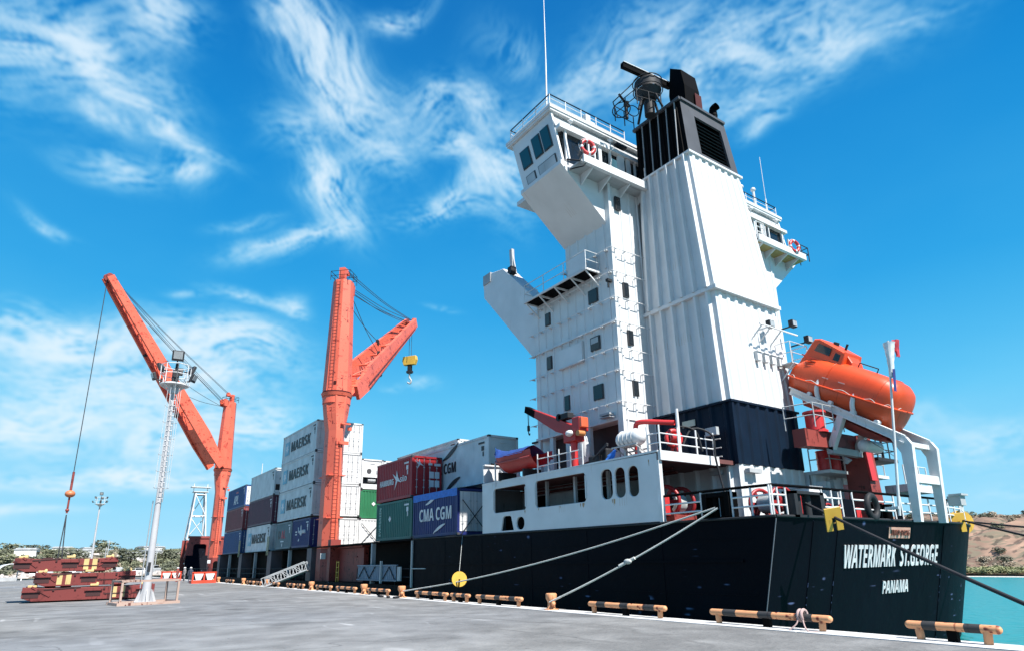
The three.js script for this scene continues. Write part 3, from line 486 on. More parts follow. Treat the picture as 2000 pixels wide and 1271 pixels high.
obj('whip_aerial', [rod(V(-23.4, 25.8, -2.6), V(-23.3, 30, -2.6), .06, 7, .045), rod(V(-23.3, 30, -2.6), V(-23.25, 36, -2.6), .04, 6, .015)], whiteTrim, bridge);
// ---- engine casing and funnel
const casing = obj('engine_casing', [
  ribWall(V(-21.4, 8.66, -7.3), V(-16.85, 8.66, -7.3), V(-17.05, 14.15, -7.3), V(-21.4, 14.15, -7.3), .74, .13, .08, .2),
  ribWall(V(-16.85, 8.66, -7.3), V(-16.85, 8.66, -12.4), V(-17.05, 14.15, -12.25), V(-17.05, 14.15, -7.3), .62, .18, .07, .075),
  ribWall(V(-21.4, 14.3, -7.2), V(-16.95, 14.3, -7.2), V(-17.6, 22.05, -7.25), V(-21.1, 22.05, -7.25), .74, .13, .08, .2),
  ribWall(V(-16.95, 14.3, -7.2), V(-16.95, 14.3, -12.3), V(-17.6, 22.05, -11.5), V(-17.6, 22.05, -7.25), .62, .18, .07, .075),
  surf(1, 1, (u, v) => [mix(-16.85, -17.05, v), mix(8.66, 14.15, v), mix(-12.4, -12.25, v)].map((c, i) => i ? c : mix(c, -21.4, u))),
  surf(1, 1, (u, v) => [mix(mix(-16.95, -17.6, v), -21.4, u), mix(14.3, 22.05, v), mix(-12.3, -11.5, v)]),
  box2(-21.45, -16.8, 14.12, 14.32, -7.06, -12.4), box2(-21.2, -17.45, 22.02, 22.14, -7.1, -11.6)], white, ship);
obj('casing_base', [ribWall(V(-16.85, 3.1, -7.3), V(-16.85, 3.1, -12.4), V(-16.85, 5.8, -12.4), V(-16.85, 5.8, -7.3), .62, .2, .09, .06), ribWall(V(-21.4, 3.1, -7.3), V(-16.85, 3.1, -7.3), V(-16.85, 5.8, -7.3), V(-21.4, 5.8, -7.3), .9, .13, .08, .2), box2(-21.4, -16.95, 3.1, 5.8, -12.35, -12.39)], white, casing);
obj('navy_band', [
  ribWall(V(-21.4, 5.8, -7.28), V(-16.8, 5.8, -7.28), V(-16.8, 8.66, -7.28), V(-21.4, 8.66, -7.28), .74, .13, .08, .1),
  ribWall(V(-16.8, 5.8, -7.28), V(-16.8, 5.8, -12.42), V(-16.8, 8.66, -12.42), V(-16.8, 8.66, -7.28), .74, .13, .08, .08), box2(-21.4, -16.83, 5.8, 8.68, -12.38, -12.42), box2(-21.4, -16.7, 8.6, 8.7, -7.1, -12.5)], navy, casing);
obj('casing_corner', [bar(V(-16.82, 5.8, -7.26), V(-16.82, 8.66, -7.26), .16)], navy, casing);
const funnel = obj('funnel_top', [
  ribWall(V(-21.1, 22.12, -7.25), V(-17.6, 22.12, -7.25), V(-17.85, 25.6, -7.3), V(-21.1, 25.6, -7.3), .58, .05, .02, .06), box2(-20.9, -18.1, 25.4, 25.55, -7.4, -11),
  slabQuad(V(-21.1, 22.12, -11.5), V(-21.1, 22.12, -7.25), V(-21.1, 25.6, -7.3), V(-21.1, 25.6, -11.0), .05)], black, ship);
obj('funnel_rib', [1, 2, 3, 4, 5].map(i => { const x = -21.1 + i * .58; return bar(V(x, 22.15, -7.16), V(x + .01 * i, 25.5, -7.2), .03, .07); }), greyPaint, funnel);
{ const A = V(-17.6, 22.12, -7.25), B = V(-17.6, 22.12, -11.5), Cc = V(-17.85, 25.6, -11.05), Dd = V(-17.85, 25.6, -7.3), f = (u, v, e = 0) => bil(A, B, Cc, Dd, u, v).add(V(e, 0, 0));
  const pan = (u0, u1, v0, v1) => slabQuad(f(u0, v0), f(u1, v0), f(u1, v1), f(u0, v1), .12);
  obj('funnel_back', [pan(0, .27, 0, 1), pan(.86, 1, 0, 1), pan(.27, .86, .8, 1), pan(.27, .86, 0, .1)], funnelGrey, funnel);
  obj('louvre_recess', slabQuad(f(.26, .08, -.5), f(.87, .08, -.5), f(.87, .82, -.5), f(.26, .82, -.5), .05), black, funnel);
  for (let i = 0; i < 9; i++) { const v = .13 + i * .073; obj('louvre_slat', slabQuad(f(.27, v, -.12), f(.86, v, -.12), f(.86, v + .05, -.34), f(.27, v + .05, -.34), .03), darkGrey, funnel); }
  obj('funnel_coping', [bar(f(0, 1, .03), f(1, 1, .03), .14), bar(V(-21.2, 25.6, -7.25), V(-17.8, 25.6, -7.25), .16, .2)], funnelGrey, funnel);
  obj('funnel_side', [slabQuad(V(-17.6, 22.12, -11.5), V(-21.1, 22.12, -11.5), V(-21.1, 25.6, -11.05), V(-17.85, 25.6, -11.05), .05)], funnelGrey, funnel);
  const ex = extr([[-19.1, 25.4], [-18.2, 25.4], [-18.15, 27.2], [-18.3, 28.3], [-19.0, 28.9], [-19.25, 27.2]], 1.2, .03).translate(0, 0, -9.5); obj('exhaust_trunk', [ex], black, funnel);
  obj('exhaust_plate', [bx(.05, 1.2, .55, -18.06, 26.3, -9.25)], redDark, funnel);
  obj('exhaust_hood', [rod(V(-18.2, 25.6, -10.75), V(-18.2, 26.3, -10.75), .2, 10), curve([V(-18.2, 26.2, -10.75), V(-18.2, 26.7, -10.75), V(-17.9, 26.75, -10.75)], .22, 8, 10)], black, funnel);
}
{ // radar platform
  const r = obj('radar_mast', [rod(V(-19.6, 25.5, -6.9), V(-19.6, 27.2, -6.9), .3, 10), new THREE.CylinderGeometry(.72, .4, .55, 14).translate(-19.6, 26.75, -6.9), [0, 1, 2, 3].map(k => bar(V(-19.6 + .9 * Math.cos(k * 1.57), 25.5, -6.9 + .9 * Math.sin(k * 1.57)), V(-19.6 + .5 * Math.cos(k * 1.57), 26.6, -6.9 + .5 * Math.sin(k * 1.57)), .1))], darkGrey, ship);
  obj('platform_skirt', [new THREE.CylinderGeometry(.74, .74, .6, 14, 1, true).translate(-19.6, 27.32, -6.9)], darkGrey, r);
  obj('platform_hoop', [27.1, 27.65].map(y => new THREE.TorusGeometry(.82, .03, 6, 20).rotateX(Math.PI / 2).translate(-19.6, y, -6.9)), darkGrey, r);
  obj('scanner_gearbox', [new THREE.CylinderGeometry(.24, .3, .5, 12).translate(-19.6, 27.75, -6.9)], darkGrey, r);
  obj('scanner_bar', [bar(V(-19.75, 28.1, -5.1), V(-19.4, 28.1, -8.6), .24, .28)], black, r); obj('scanner_face', [bar(V(-19.72, 28.26, -5.1), V(-19.37, 28.26, -8.6), .3, .04)], whiteTrim, r);
  const q = obj('small_radar', [rod(V(-20.5, 25.5, -6), V(-20.5, 26.3, -6), .1), rod(V(-20.5, 26.3, -6), V(-20.4, 26.55, -5.95), .15), bar(V(-20.2, 26.5, -5.2), V(-20.6, 26.5, -6.3), .12, .16)], darkGrey, ship);
  obj('hoop', [new THREE.TorusGeometry(.5, .03, 6, 20).rotateY(.6).translate(-20.5, 25.9, -5.6), new THREE.TorusGeometry(.35, .025, 6, 18).rotateY(1.2).translate(-20.2, 25.9, -6.2)], black, q);
  obj('mast_rail', [rail([V(-21.1, 25.6, -7.2), V(-21.1, 25.6, -5.7), V(-19.4, 25.6, -5.7), V(-19.0, 25.6, -7.2)], 1, [.5, 1], .7, .025, .03), path([V(-20.8, 25.6, -5.6), V(-20.9, 26.6, -5.4), V(-20.4, 27.6, -6.2), V(-19.8, 28.2, -6.6)], .03)], darkGrey, q);
}
{ // aft-face fittings of the casing: lamps, vents, small platform
  const c = obj('casing_platform', [bx(.7, .05, 1.5, -16.5, 11.0, -12.3), bx(.05, .05, 1.5, -16.15, 11.0, -12.3), [-11.7, -12.9].map(z => bar(V(-16.1, 11, z), V(-16.9, 10.2, z), .06))], whiteTrim, casing);
  obj('platform_rail', rail([V(-16.95, 11, -11.6), V(-16.15, 11, -11.6), V(-16.15, 11, -13.1), V(-16.95, 11, -13.1)], 1.1, [.5, 1], 1.1, .022, .025), whiteTrim, casing);
  for (const [x, y, z] of [[-16.5, 12.9, -10.7], [-16.3, 13.2, -12.4], [-16.0, 12.4, -13.1]]) obj('flood_lamp', [bx(.22, .36, .42, x, y, z), bar(V(-17, y - .1, z), V(x, y - .1, z), .06)], darkGrey, casing), obj('lamp_glass', [bx(.03, .28, .34, x + .125, y, z)], lampGlass, casing);
  obj('casing_bracket', [bar(V(-17, 12.6, -10.2), V(-16.2, 12.6, -10.2), .06), bar(V(-16.25, 12.6, -9.4), V(-16.25, 12.6, -12.6), .06), [9.6, 10.3, 11.2].map(z => bar(V(-16.25, 12.6, -z), V(-16.95, 12.0, -z), .05))], whiteTrim, casing);
  for (let i = 0; i < 4; i++) obj('vent_box', [bx(.2, .42, .34, -16.78, 11.15, -9.75 - i * .6), bx(.26, .05, .4, -16.76, 11.38, -9.75 - i * .6)], whiteTrim, casing);
  obj('name_board', [bx(.75, .3, .04, -19.2, 8.0, -7.14)], M('board_green', [.45, .5, .42], .5), casing);
  obj('flood_lamp', [bx(.6, .36, .2, -17.6, 7.3, -6.7), rod(V(-18.0, 5.95, -6.7), V(-18.0, 7.2, -6.7), .03)], paleGrey, casing);
  obj('wall_lamp', [bx(.25, .18, .9, -16.62, 5.5, -8.0)], paleGrey, casing); obj('wall_lamp', [bx(.6, .18, .2, -17.9, 5.5, -7.1)], paleGrey, casing);
  for (const y of [6.2, 6.6, 7.0]) obj('rung', [rod(V(-18.0, y, -7.1), V(-17.5, y, -7.1), .03)], paleGrey, casing);
}
// ---------------------------------------------------------------- containers
const CW = 2.32;
const cm = {
  maersk: M('box_pale', [.60, .64, .645], .5), grey: M('box_grey', [.64, .665, .67], .5), wht: M('box_white', [.72, .73, .73], .45), maroon: M('box_maroon', [.10, .022, .045], .5),
  brown: M('box_redbrown', [.22, .04, .045], .5), blue: M('box_blue', [.014, .06, .19], .5), blue2: M('box_deepblue', [.008, .018, .13], .5), slate: M('box_slate', [.14, .20, .22], .55),
  green: M('box_teal', [.01, .115, .095], .5), green2: M('box_green', [.02, .17, .07], .5), red: M('box_red', [.34, .008, .014], .5), dgrey: M('box_dark', [.05, .05, .055], .6), apl: M('box_royal', [.015, .055, .20], .5),
};
const skyBlue = M('logo_sky', [.16, .44, .58], .5);
function container(label, group, x0, x1, y, H, zf, mat, o = {}) {
  const L = x1 - x0, t = thing('shipping_container', label, 'container', group, (x0 + x1) / 2, y, zf - CW / 2), hl = L / 2, hw = CW / 2, c = .16;
  const fm = o.frame || mat;
  obj('frame', [[-1, 1].flatMap(i => [-1, 1].map(k => bx(.16, H, .16, i * (hl - .08), H / 2, k * (hw - .08)))), [-1, 1].map(k => bx(L - .32, .14, .12, 0, H - .07, k * (hw - .06))), [-1, 1].map(k => bx(L - .32, .18, .12, 0, .09, k * (hw - .06))), [-1, 1].flatMap(i => [bx(.14, .14, CW - .32, i * (hl - .07), H - .07, 0), bx(.14, .18, CW - .32, i * (hl - .07), .09, 0)])], fm, t);
  obj('corner_casting', [-1, 1].flatMap(i => [-1, 1].flatMap(k => [.06, H - .06].map(yy => bx(.19, .13, .19, i * (hl - .085), yy, k * (hw - .085))))), cm.dgrey, t).userData.kind = 'stuff';
  const y0 = .18, y1 = H - .14, e = hw - .045;
  const side = s => o.smooth ? ribWall(V(-s * (hl - .15), y0, s * e), V(s * (hl - .15), y0, s * e), V(s * (hl - .15), y1, s * e), V(-s * (hl - .15), y1, s * e), 1.2, .03, .01, .008) : ribWall(V(-s * (hl - .15), y0, s * (e - .02)), V(s * (hl - .15), y0, s * (e - .02)), V(s * (hl - .15), y1, s * (e - .02)), V(-s * (hl - .15), y1, s * (e - .02)), .3, .09, .06, .045);
  obj('side_panel', side(1), mat, t); obj('side_panel', side(-1), mat, t);
  obj('roof', o.tarp ? surf(10, 6, (u, v) => [mix(-hl, hl, u), H + .02 + .1 * Math.sin(Math.PI * v) + .03 * P.noise(u * 9, v * 5, 2), mix(-hw, hw, v)]) : bx(L - .2, .04, CW - .2, 0, H - .03, 0), o.tarp || mat, t);
  if (o.tarp) obj('tarp_skirt', surf(20, 2, (u, v) => [mix(-hl + .05, hl - .02, u), H + .02 - v * (.44 + .06 * P.noise(u * 7, 1, 4)), hw + .02 + .03 * P.noise(u * 11, v * 3, 8)]), o.tarp, t);
  obj('end_panel', ribWall(V(-hl + .06, y0, -e), V(-hl + .06, y0, e), V(-hl + .06, y1, e), V(-hl + .06, y1, -e), .3, .09, .06, .04), mat, t);
  const em = o.endMat || mat;
  if (o.end === 'reefer') {
    obj('cooling_unit', [bx(.1, H * .58, CW - .36, hl - .12, H * .69, 0), bx(.1, H * .1, CW - .36, hl - .12, H * .12, 0), bx(.06, .1, .5, hl - .06, H * .86, 0), bx(.1, .06, CW - .5, hl - .06, H * .4, 0)], em, t);
    obj('cooling_recess', [bx(.06, H * .26, CW - .4, hl - .5, H * .28, 0), bx(.4, .02, CW - .4, hl - .3, H * .16, 0)], cm.dgrey, t);
    obj('cooling_fan', [new THREE.CylinderGeometry(.24, .24, .05, 16).rotateZ(Math.PI / 2).translate(hl - .05, H * .6, .35)], cm.dgrey, t); obj('control_panel', [bx(.05, .34, .3, hl - .05, H * .58, -.55)], greyPaint, t);
    obj('compressor', [new THREE.CylinderGeometry(.2, .2, .8, 10).rotateX(Math.PI / 2).translate(hl - .3, H * .3, 0)], paleGrey, t);
  } else if (o.end === 'ribs') obj('end_panel', ribWall(V(hl - .06, y0, e), V(hl - .06, y0, -e), V(hl - .06, y1, -e), V(hl - .06, y1, e), .3, .09, .06, .045), em, t);
  else for (const k of [-1, 1]) {
    const dz = k * (hw - .16) / 2, w = hw - .18;
    const d = obj('door', [bx(.06, y1 - y0 - .06, w, hl - .08, (y0 + y1) / 2, dz), [.27, .5, .73].map(f => bx(.02, .12, w - .1, hl - .045, mix(y0, y1, f), dz))], em, t);
    for (const f of [-.28, .28]) obj('locking_bar', [rod(V(hl - .01, y0 + .02, dz + f * w), V(hl - .01, y1 - .02, dz + f * w), .02, 6), [.2, .4, .75].map(g => bx(.05, .07, .12, hl - .02, mix(y0, y1, g), dz + f * w))], steel, d);
  }
  const dec = (nm, g, m) => obj(nm, g, m, t);
  const T3 = (str, w, h, x, yy, m = letterBlack, nm = 'lettering') => dec(nm, text(str, w, h, .02).translate(x, yy, hw - .015), m);
  if (o.logo === 'pale') { dec('logo_square', [bx(1.45, 1.45, .02, -hl + 1.75, H * .5, hw - .01)], skyBlue); const s = new THREE.Shape(); for (let i = 0; i < 14; i++) { const a = i * Math.PI / 7 + Math.PI / 2, r = i % 2 ? .26 : .58; i ? s.lineTo(Math.cos(a) * r, Math.sin(a) * r) : s.moveTo(Math.cos(a) * r, Math.sin(a) * r); } dec('logo_star', extr(s, .015).translate(-hl + 1.75, H * .5, hw), letterWhite); T3('MAERSK', L * .56, 1.05, .62, H * .33); }
  if (o.text) for (const [str, w, h, x, yy, m] of o.text) T3(str, w, h, x, yy, m);
  if (o.marks !== 0) dec('marking', [bx(.7, .12, .012, hl - .9, H * .86, hw - .015), bx(.3, .3, .012, hl - .75, H * .74, hw - .015), bx(.12, .3, .012, hl - .7, H * .62, hw - .015)], (o.marks || (o.smooth ? 'black' : 'white')) === 'black' ? letterBlack : letterWhite).userData.kind = 'stuff';
  if (o.deco) o.deco(t, dec, hl, H, hw);
  return t;
}
const star8 = (s) => shapeOf([[-.05, 1], [.3, .25], [1.05, -.35], [.18, -.12], [-.5, -1], [-.2, -.05], [-1.05, .75], [-.15, .32]].map(([x, y]) => [x * s, y * s]));
const swoosh = (s, f) => { const a = []; for (let i = 0; i <= 8; i++) { const t = i / 8; a.push([s * (t - .5), f * s * .55 * t * t]); } for (let i = 8; i >= 0; i--) { const t = i / 8; a.push([s * (t - .5), f * s * (.55 * t * t + .16 * Math.sin(Math.PI * t) + .05)]); } return shapeOf(a); };
const R1 = -2.55, R2 = -4.92, R3 = -7.29, R4 = -9.66;
// after bay
container('teal green twenty-foot container under the red one, beside the blue one', 'after bay containers', -45.0, -39.12, 3.42, 2.66, R1, cm.green, { deco: (t, d, hl, H, hw) => { d('lettering', text('EVERGREEN', 2.0, .32, .02).rotateZ(Math.PI / 2).translate(-hl + .85, H / 2, hw - .015), M('letter_mint', [.35, .55, .48], .5)); d('marking', [bx(.3, .3, .012, -.6, H * .55, hw - .015, 0, 0, .78)], letterWhite); } });
container('blue twenty-foot container with white lettering and a bright blue tarpaulin top', 'after bay containers', -38.95, -33.08, 3.42, 2.72, R1, cm.blue2, { tarp: tarpBlue, marks: 0, endMat: cm.wht, frame: cm.blue2, text: [['CMA CGM', 4.2, .78, .1, .98, letterWhite]], deco: (t, d, hl, H, hw) => { d('logo_swoosh', extr(swoosh(1.5, .62), .015).translate(-.4, 2.0, hw - .01), letterWhite); d('logo_swoosh', extr(swoosh(1.5, .62), .015).rotateZ(Math.PI).translate(.7, .72, hw + .005), letterWhite); d('lashing_rod', [rod(V(hl + .05, 0, hw - .2), V(hl + .06, H * .75, -hw + .3), .025), rod(V(hl + .08, 0, -hw + .2), V(hl + .09, H * .75, hw - .3), .025)], darkGrey); } });
container('red container with white lettering stacked on the teal green one', 'after bay containers', -45.2, -39.3, 6.17, 2.82, R1, cm.red, { text: [['HAMBURG', 2.35, .42, -1.15, 1.12, letterWhite], ['SÜD', 1.05, .42, 1.65, 1.18, letterWhite]], marks: 'white', deco: (t, d, hl, H, hw) => { d('logo_star', extr(star8(.68), .015).translate(.58, 1.38, hw - .005), letterWhite); d('logo_star', extr(star8(.34), .015).rotateY(Math.PI / 2).translate(hl + .03, 2.25, .62), letterWhite); d('placard', [[-.35, 1.55], [-.78, 1.55], [-.35, .95], [-.78, .95]].map(([z, y]) => bx(.02, .46, .36, hl + .02, y, z)), letterWhite); d('placard', [bx(.02, .16, .3, hl + .02, 2.3, -.25), bx(.02, .18, .5, hl + .02, 2.28, -.8)], letterWhite); } });
container('white forty-foot refrigerated container with black lettering beside the red one', 'after bay containers', -45.6, -33.42, 6.66, 3.04, R2 - .1, cm.grey, { smooth: 1, end: 'reefer', endMat: cm.grey, marks: 'black', text: [['CMA CGM', 3.6, .72, .1, 1.15, letterBlack]], deco: (t, d, hl, H, hw) => { d('logo_swoosh', extr(swoosh(2.2, .8), .015).translate(1.2, 2.1, hw - .01), letterBlack); d('logo_swoosh', extr(swoosh(2.2, .8), .015).rotateZ(Math.PI).translate(1.4, .75, hw + .005), letterBlack); } });
container('white container beneath the black-lettered refrigerated one, mostly hidden by the blue one', 'after bay containers', -45.6, -33.3, 3.42, 2.9, R2 - .1, cm.wht, {});
for (let k = 0; k < 3; k++) container(['white container at the foot of the stack inboard of the aft crane', 'white middle container of the stack inboard of the aft crane', 'pale topmost container showing above the red one'][k], 'midship inboard stack', -58.2, -46.2, 3.42 + k * 2.88, 2.82, -10.2, cm.wht, { smooth: 1, end: 'ribs' });
// bay behind the aft crane
container('slate grey twenty-foot container with red lettering under the lowest pale stack', 'bay of the pale stack', -71.75, -66.15, 3.45, 2.68, R1, cm.slate, { text: [['D', .8, .8, -1.4, 1.05, letterBlack], ['AL', 1.5, .8, .0, 1.05, M('letter_red', [.45, .03, .06], .5)]], deco: (t, d, hl, H, hw) => d('marking', [bx(1.1, .12, .012, -.3, .75, hw - .015), bx(.2, .3, .012, -.3, .4, hw - .015)], letterWhite) });
container('deep blue twenty-foot container with white script, next to the aft crane foot', 'bay of the pale stack', -65.9, -60.4, 3.45, 2.68, R1, cm.blue2, { deco: (t, d, hl, H, hw) => { const sq = [[-1.4, 1.5], [-1.4, 1.25]].map(([x, y]) => bx(.55, .12, .012, x, y, hw - .015)); const scr = curve([V(-.7, 1.9, hw), V(-.5, 1.4, hw), V(-.2, 1.55, hw), V(0, 1.2, hw), V(.15, 2.1, hw), V(.2, 1.1, hw), V(.45, 1.6, hw), V(.6, 1.3, hw), V(.85, 1.65, hw), V(1.0, 1.3, hw), V(1.3, 1.6, hw), V(1.5, 1.3, hw)], .06, 60, 5); d('script_lettering', [sq, scr, bx(.3, .16, .012, -.5, .7, hw - .015, 0, 0, .5)], letterWhite); } });
[['lowest', 6.3], ['middle', 9.4], ['topmost', 12.48]].forEach(([w, y]) => container(`${w} of the three stacked pale containers with black lettering and sky blue star logo`, 'three pale containers', -71.7, -60.28, y, 3.04, R1, cm.maersk, { smooth: 1, logo: 'pale' }));
[[3.45, 2.68, 'bottom'], [6.3, 3.04, 'second lowest'], [9.4, 3.04, 'second highest'], [12.48, 3.04, 'top']].forEach(([y, h, w]) => container(`${w} white container in the door-end column right of the aft crane`, 'white door-end column', -72, -60.2, y, h, R2, cm.wht, { smooth: 1, end: 'door' }));
container('white ribbed container end with lashing rods at deck level right of the aft crane', 'inboard column', -72, -60.2, 3.45, 2.62, R3, cm.wht, { end: 'ribs', deco: (t, d, hl, H, hw) => d('lashing_rod', [rod(V(hl + .05, .1, hw - .1), V(hl + .06, H * .85, -hw + .2), .03), rod(V(hl + .08, .1, -hw + .1), V(hl + .09, H * .85, hw - .2), .03)], darkGrey) });
container('green ribbed container end between two white ones', 'inboard column', -72, -60.2, 6.15, 2.76, R3, cm.green2, { end: 'ribs', deco: (t, d, hl) => d('marking', [bx(.02, .3, .3, hl, 1.4, -.25, 0, .78)], letterWhite) });
container('white refrigerated container with cooling unit on top of the green one', 'inboard column', -72, -60.2, 9.0, 3.0, R3, cm.wht, { smooth: 1, end: 'reefer' });
for (let k = 0; k < 3; k++) container(['white container at the bottom of the innermost visible column', 'white container in the middle of the innermost visible column', 'white container at the top of the innermost visible column'][k], 'innermost column', -72, -60.2, [3.45, 6.15, 9.0][k], [2.62, 2.76, 2.95][k], R4, cm.wht, { end: 'ribs' });
// forward bays
container('weathered pale container with broken black lettering at the bottom of its stack', 'second bay forward', -84.9, -74.15, 3.38, 2.92, R1, cm.grey, { smooth: 1, logo: 'pale' });
container('maroon container between two pale ones', 'second bay forward', -84.9, -74.1, 6.4, 3.04, R1, cm.maroon, { marks: 'white' });
container('plain pale grey container on top of the maroon one', 'second bay forward', -84.95, -74.1, 9.5, 3.04, R1, cm.maersk, { smooth: 1, end: 'reefer', endMat: cm.wht });
container('plain blue container at the bottom of the foremost stack', 'foremost bay', -97.9, -87.75, 3.38, 2.88, R1, cm.blue, {});
container('red-brown container in the middle of the foremost stack', 'foremost bay', -97.9, -87.75, 6.34, 2.9, R1, cm.brown, {});
container('blue container with white lettering on top of the foremost stack', 'foremost bay', -97.9, -87.7, 9.3, 2.74, R1, cm.apl, { endMat: cm.wht, text: [['APL', 2.6, 1.15, .2, .55, letterWhite]], deco: (t, d, hl, H, hw) => d('logo_bar', [bx(1.2, .2, .012, .4, 2.1, hw - .015)], M('logo_red', [.5, .06, .08], .5)) });
container('white container behind the blue lettered one in the foremost stack', 'foremost bay', -97.9, -87.6, 9.3, 2.7, R2, cm.wht, { end: 'reefer' });
container('white container inboard of the maroon one in the second bay', 'second bay forward', -84.9, -74, 6.4, 3.0, R2, cm.wht, { end: 'reefer' });

// ---------------------------------------------------------------- deck cranes
function jibGeo(L, w0, w1, d0, d1) {                              // along +x from the heel, two girders
  const side = s => extr([[-.6, -d0 * .5], [L * .12, -d0 * .62], [L, -d1 * .5], [L, d1 * .5], [L * .16, d0 * .5], [-.6, d0 * .2]], .34).translate(0, 0, -.17), a = [];
  for (const s of [-1, 1]) { const g = side(s), p = g.attributes.position; for (let i = 0; i < p.count; i++) p.setZ(i, p.getZ(i) + s * mix(w0, w1, clamp(p.getX(i) / L)) / 2); g.computeVertexNormals(); a.push(g); }
  return a;
}
function deckCrane(label, x, z, tip, hookDrop, hookLabel) {
  const base = .44, ringY = 17.6, topY = 29.2, t = thing('deck_crane', label, 'crane', 'coral red deck cranes of the ship', x, base, z);
  const lo = 2.7, hi = 2.42, wz = .58;
  const sec = (y, w, r) => Array.from({ length: 8 }, (_, i) => { const k = Math.PI / 4 * i + Math.PI / 8, px = Math.cos(k), pz = Math.sin(k), o = w / 2 / Math.cos(Math.PI / 8), q = w / 2 / Math.max(Math.abs(px), Math.abs(pz)); return V(px * mix(q, o, r), y, pz * mix(q * wz, o, r)); });   // r 0: rectangular, r 1: octagonal
  const loft = (...ss) => { const g = []; for (let k = 0; k + 1 < ss.length; k++) for (let i = 0; i < 8; i++) { const j = (i + 1) % 8; g.push(quad(ss[k][j], ss[k][i], ss[k + 1][i], ss[k + 1][j])); } return g; };
  obj('pedestal_foot', loft(sec(0, lo + .02, 0), sec(2.75, lo + .02, 0)), redBrown, t);
  obj('pedestal', loft(sec(2.75, lo, 0), sec(13.4, lo * .97, .0), sec(15.0, hi + .1, .55), sec(16.9, hi + .12, 1)), coral, t);
  obj('pedestal_door', [extr((() => { const s = new THREE.Shape(); s.moveTo(-.4, 0); s.lineTo(.4, 0); s.lineTo(.4, 1.5); s.absarc(0, 1.5, .4, 0, Math.PI); return s; })(), .05).rotateY(Math.PI / 2).translate(lo / 2 + .02, .3, -.2)], black, t);
  obj('notice', [bx(.04, .5, .45, lo / 2 + .03, 2.1, .85)], letterWhite, t);
  obj('rung_step', [bx(.25, .12, .9, lo / 2 + .1, 14.0, -.5), bx(.2, .3, .9, lo / 2 + .08, 12.2, -.4), bx(.3, .3, .3, hi / 2, 13.6, -1)], coral, t);
  obj('slew_ring', [new THREE.CylinderGeometry(hi / 2 + .28, hi / 2 + .18, .3, 24).translate(0, ringY - base - .25, 0), new THREE.CylinderGeometry(hi / 2 + .1, hi / 2 + .1, .7, 24).translate(0, ringY - base - .75, 0)], coral, t);
  obj('ring_seal', [new THREE.CylinderGeometry(hi / 2 + .18, hi / 2 + .18, .16, 24).translate(0, ringY - base - .02, 0)], redDark, t);
  const dir = Math.atan2(-(tip.z - z), tip.x - x), slew = new THREE.Group(); slew.name = 'slewing_column'; slew.position.y = ringY - base; slew.rotation.y = dir; t.add(slew);
  const ch = topY - ringY;
  obj('column', [loft(sec(.05, hi + .1, 1), sec(ch, hi - .55, 1)), loft(sec(ch - .01, hi - .55, 1), sec(ch, .05, 1))], coral, slew);
  obj('column_head', [bx(.5, 1.5, .6, -.3, ch + .7, 0), bx(1.2, .3, .5, .2, ch + 1.2, 0), [-.5, .5].map(k => bx(.9, 1.1, .12, 1.1, ch - .3, k))], coral, slew);
  for (const k of [-.35, .35]) obj('sheave', [new THREE.CylinderGeometry(.5, .5, .16, 18).rotateX(Math.PI / 2).translate(1.25, ch - .1, k)], coral, slew);
  obj('sheave', [new THREE.CylinderGeometry(.4, .4, .2, 16).rotateX(Math.PI / 2).translate(.5, ch + 1.35, 0)], coral, slew);
  obj('head_rail', rail([V(-.9, ch, 1), V(.9, ch, 1), V(.9, ch, -1), V(-.9, ch, -1), V(-.9, ch, 1)], .95, [.5, 1], 1, .03, .03), darkGrey, slew);
  { const lg = (a, b) => { const n = Math.round(a.distanceTo(b) / .34); return [rod(a.clone().add(V(0, 0, -.2)), b.clone().add(V(0, 0, -.2)), .025, 5), rod(a.clone().add(V(0, 0, .2)), b.clone().add(V(0, 0, .2)), .025, 5), Array.from({ length: n }, (_, i) => { const p = a.clone().lerp(b, i / n); return rod(p.clone().add(V(0, 0, -.2)), p.clone().add(V(0, 0, .2)), .018, 5); })]; };
    obj('column_ladder', lg(V(-hi / 2 - .2, .3, 0), V(-hi / 2 + .12, ch, 0)), redBrown, slew); obj('weld_band', [3.4, 7].map(y => new THREE.CylinderGeometry((hi - .55 * y / ch) / 2 / Math.cos(Math.PI / 8) + .012, (hi - .55 * y / ch) / 2 / Math.cos(Math.PI / 8) + .012, .08, 8, 1, true).rotateY(Math.PI / 8).translate(0, y, 0)), coral, slew).userData.kind = 'stuff';
    obj('pedestal_ladder', lg(V(lo / 2 + .14, 3.2, .1), V(lo / 2 + .14, 12.6, .1)), redBrown, t); obj('weld_band', [5.4, 9.2].map(y => bx(lo + .03, .06, lo * wz + .03, 0, y, 0)), coral, t).userData.kind = 'stuff'; }
  obj('rope_cleat', [bx(.2, .3, .3, -1.2, .8, .3)], redDark, slew);
  // jib
  const heel = V(1.5, .9, 0), tl = V(Math.hypot(tip.x - x, tip.z - z), tip.y - ringY, 0), L = heel.distanceTo(tl), ang = Math.atan2(tl.y - heel.y, tl.x - heel.x);
  const jib = new THREE.Group(); jib.name = 'jib'; jib.position.set(x, ringY, z); jib.rotation.order = 'YXZ'; jib.rotation.set(0, dir, ang); jib.translateX(0); { const h = heel.clone().applyAxisAngle(Yax, dir); jib.position.add(h); jib.position.sub(V(x, base, z)); } t.add(jib);
  obj('girder', jibGeo(L, 3.0, 1.3, 2.0, 1.15)[0], coral, jib); obj('girder', jibGeo(L, 3.0, 1.3, 2.0, 1.15)[1], coral, jib);
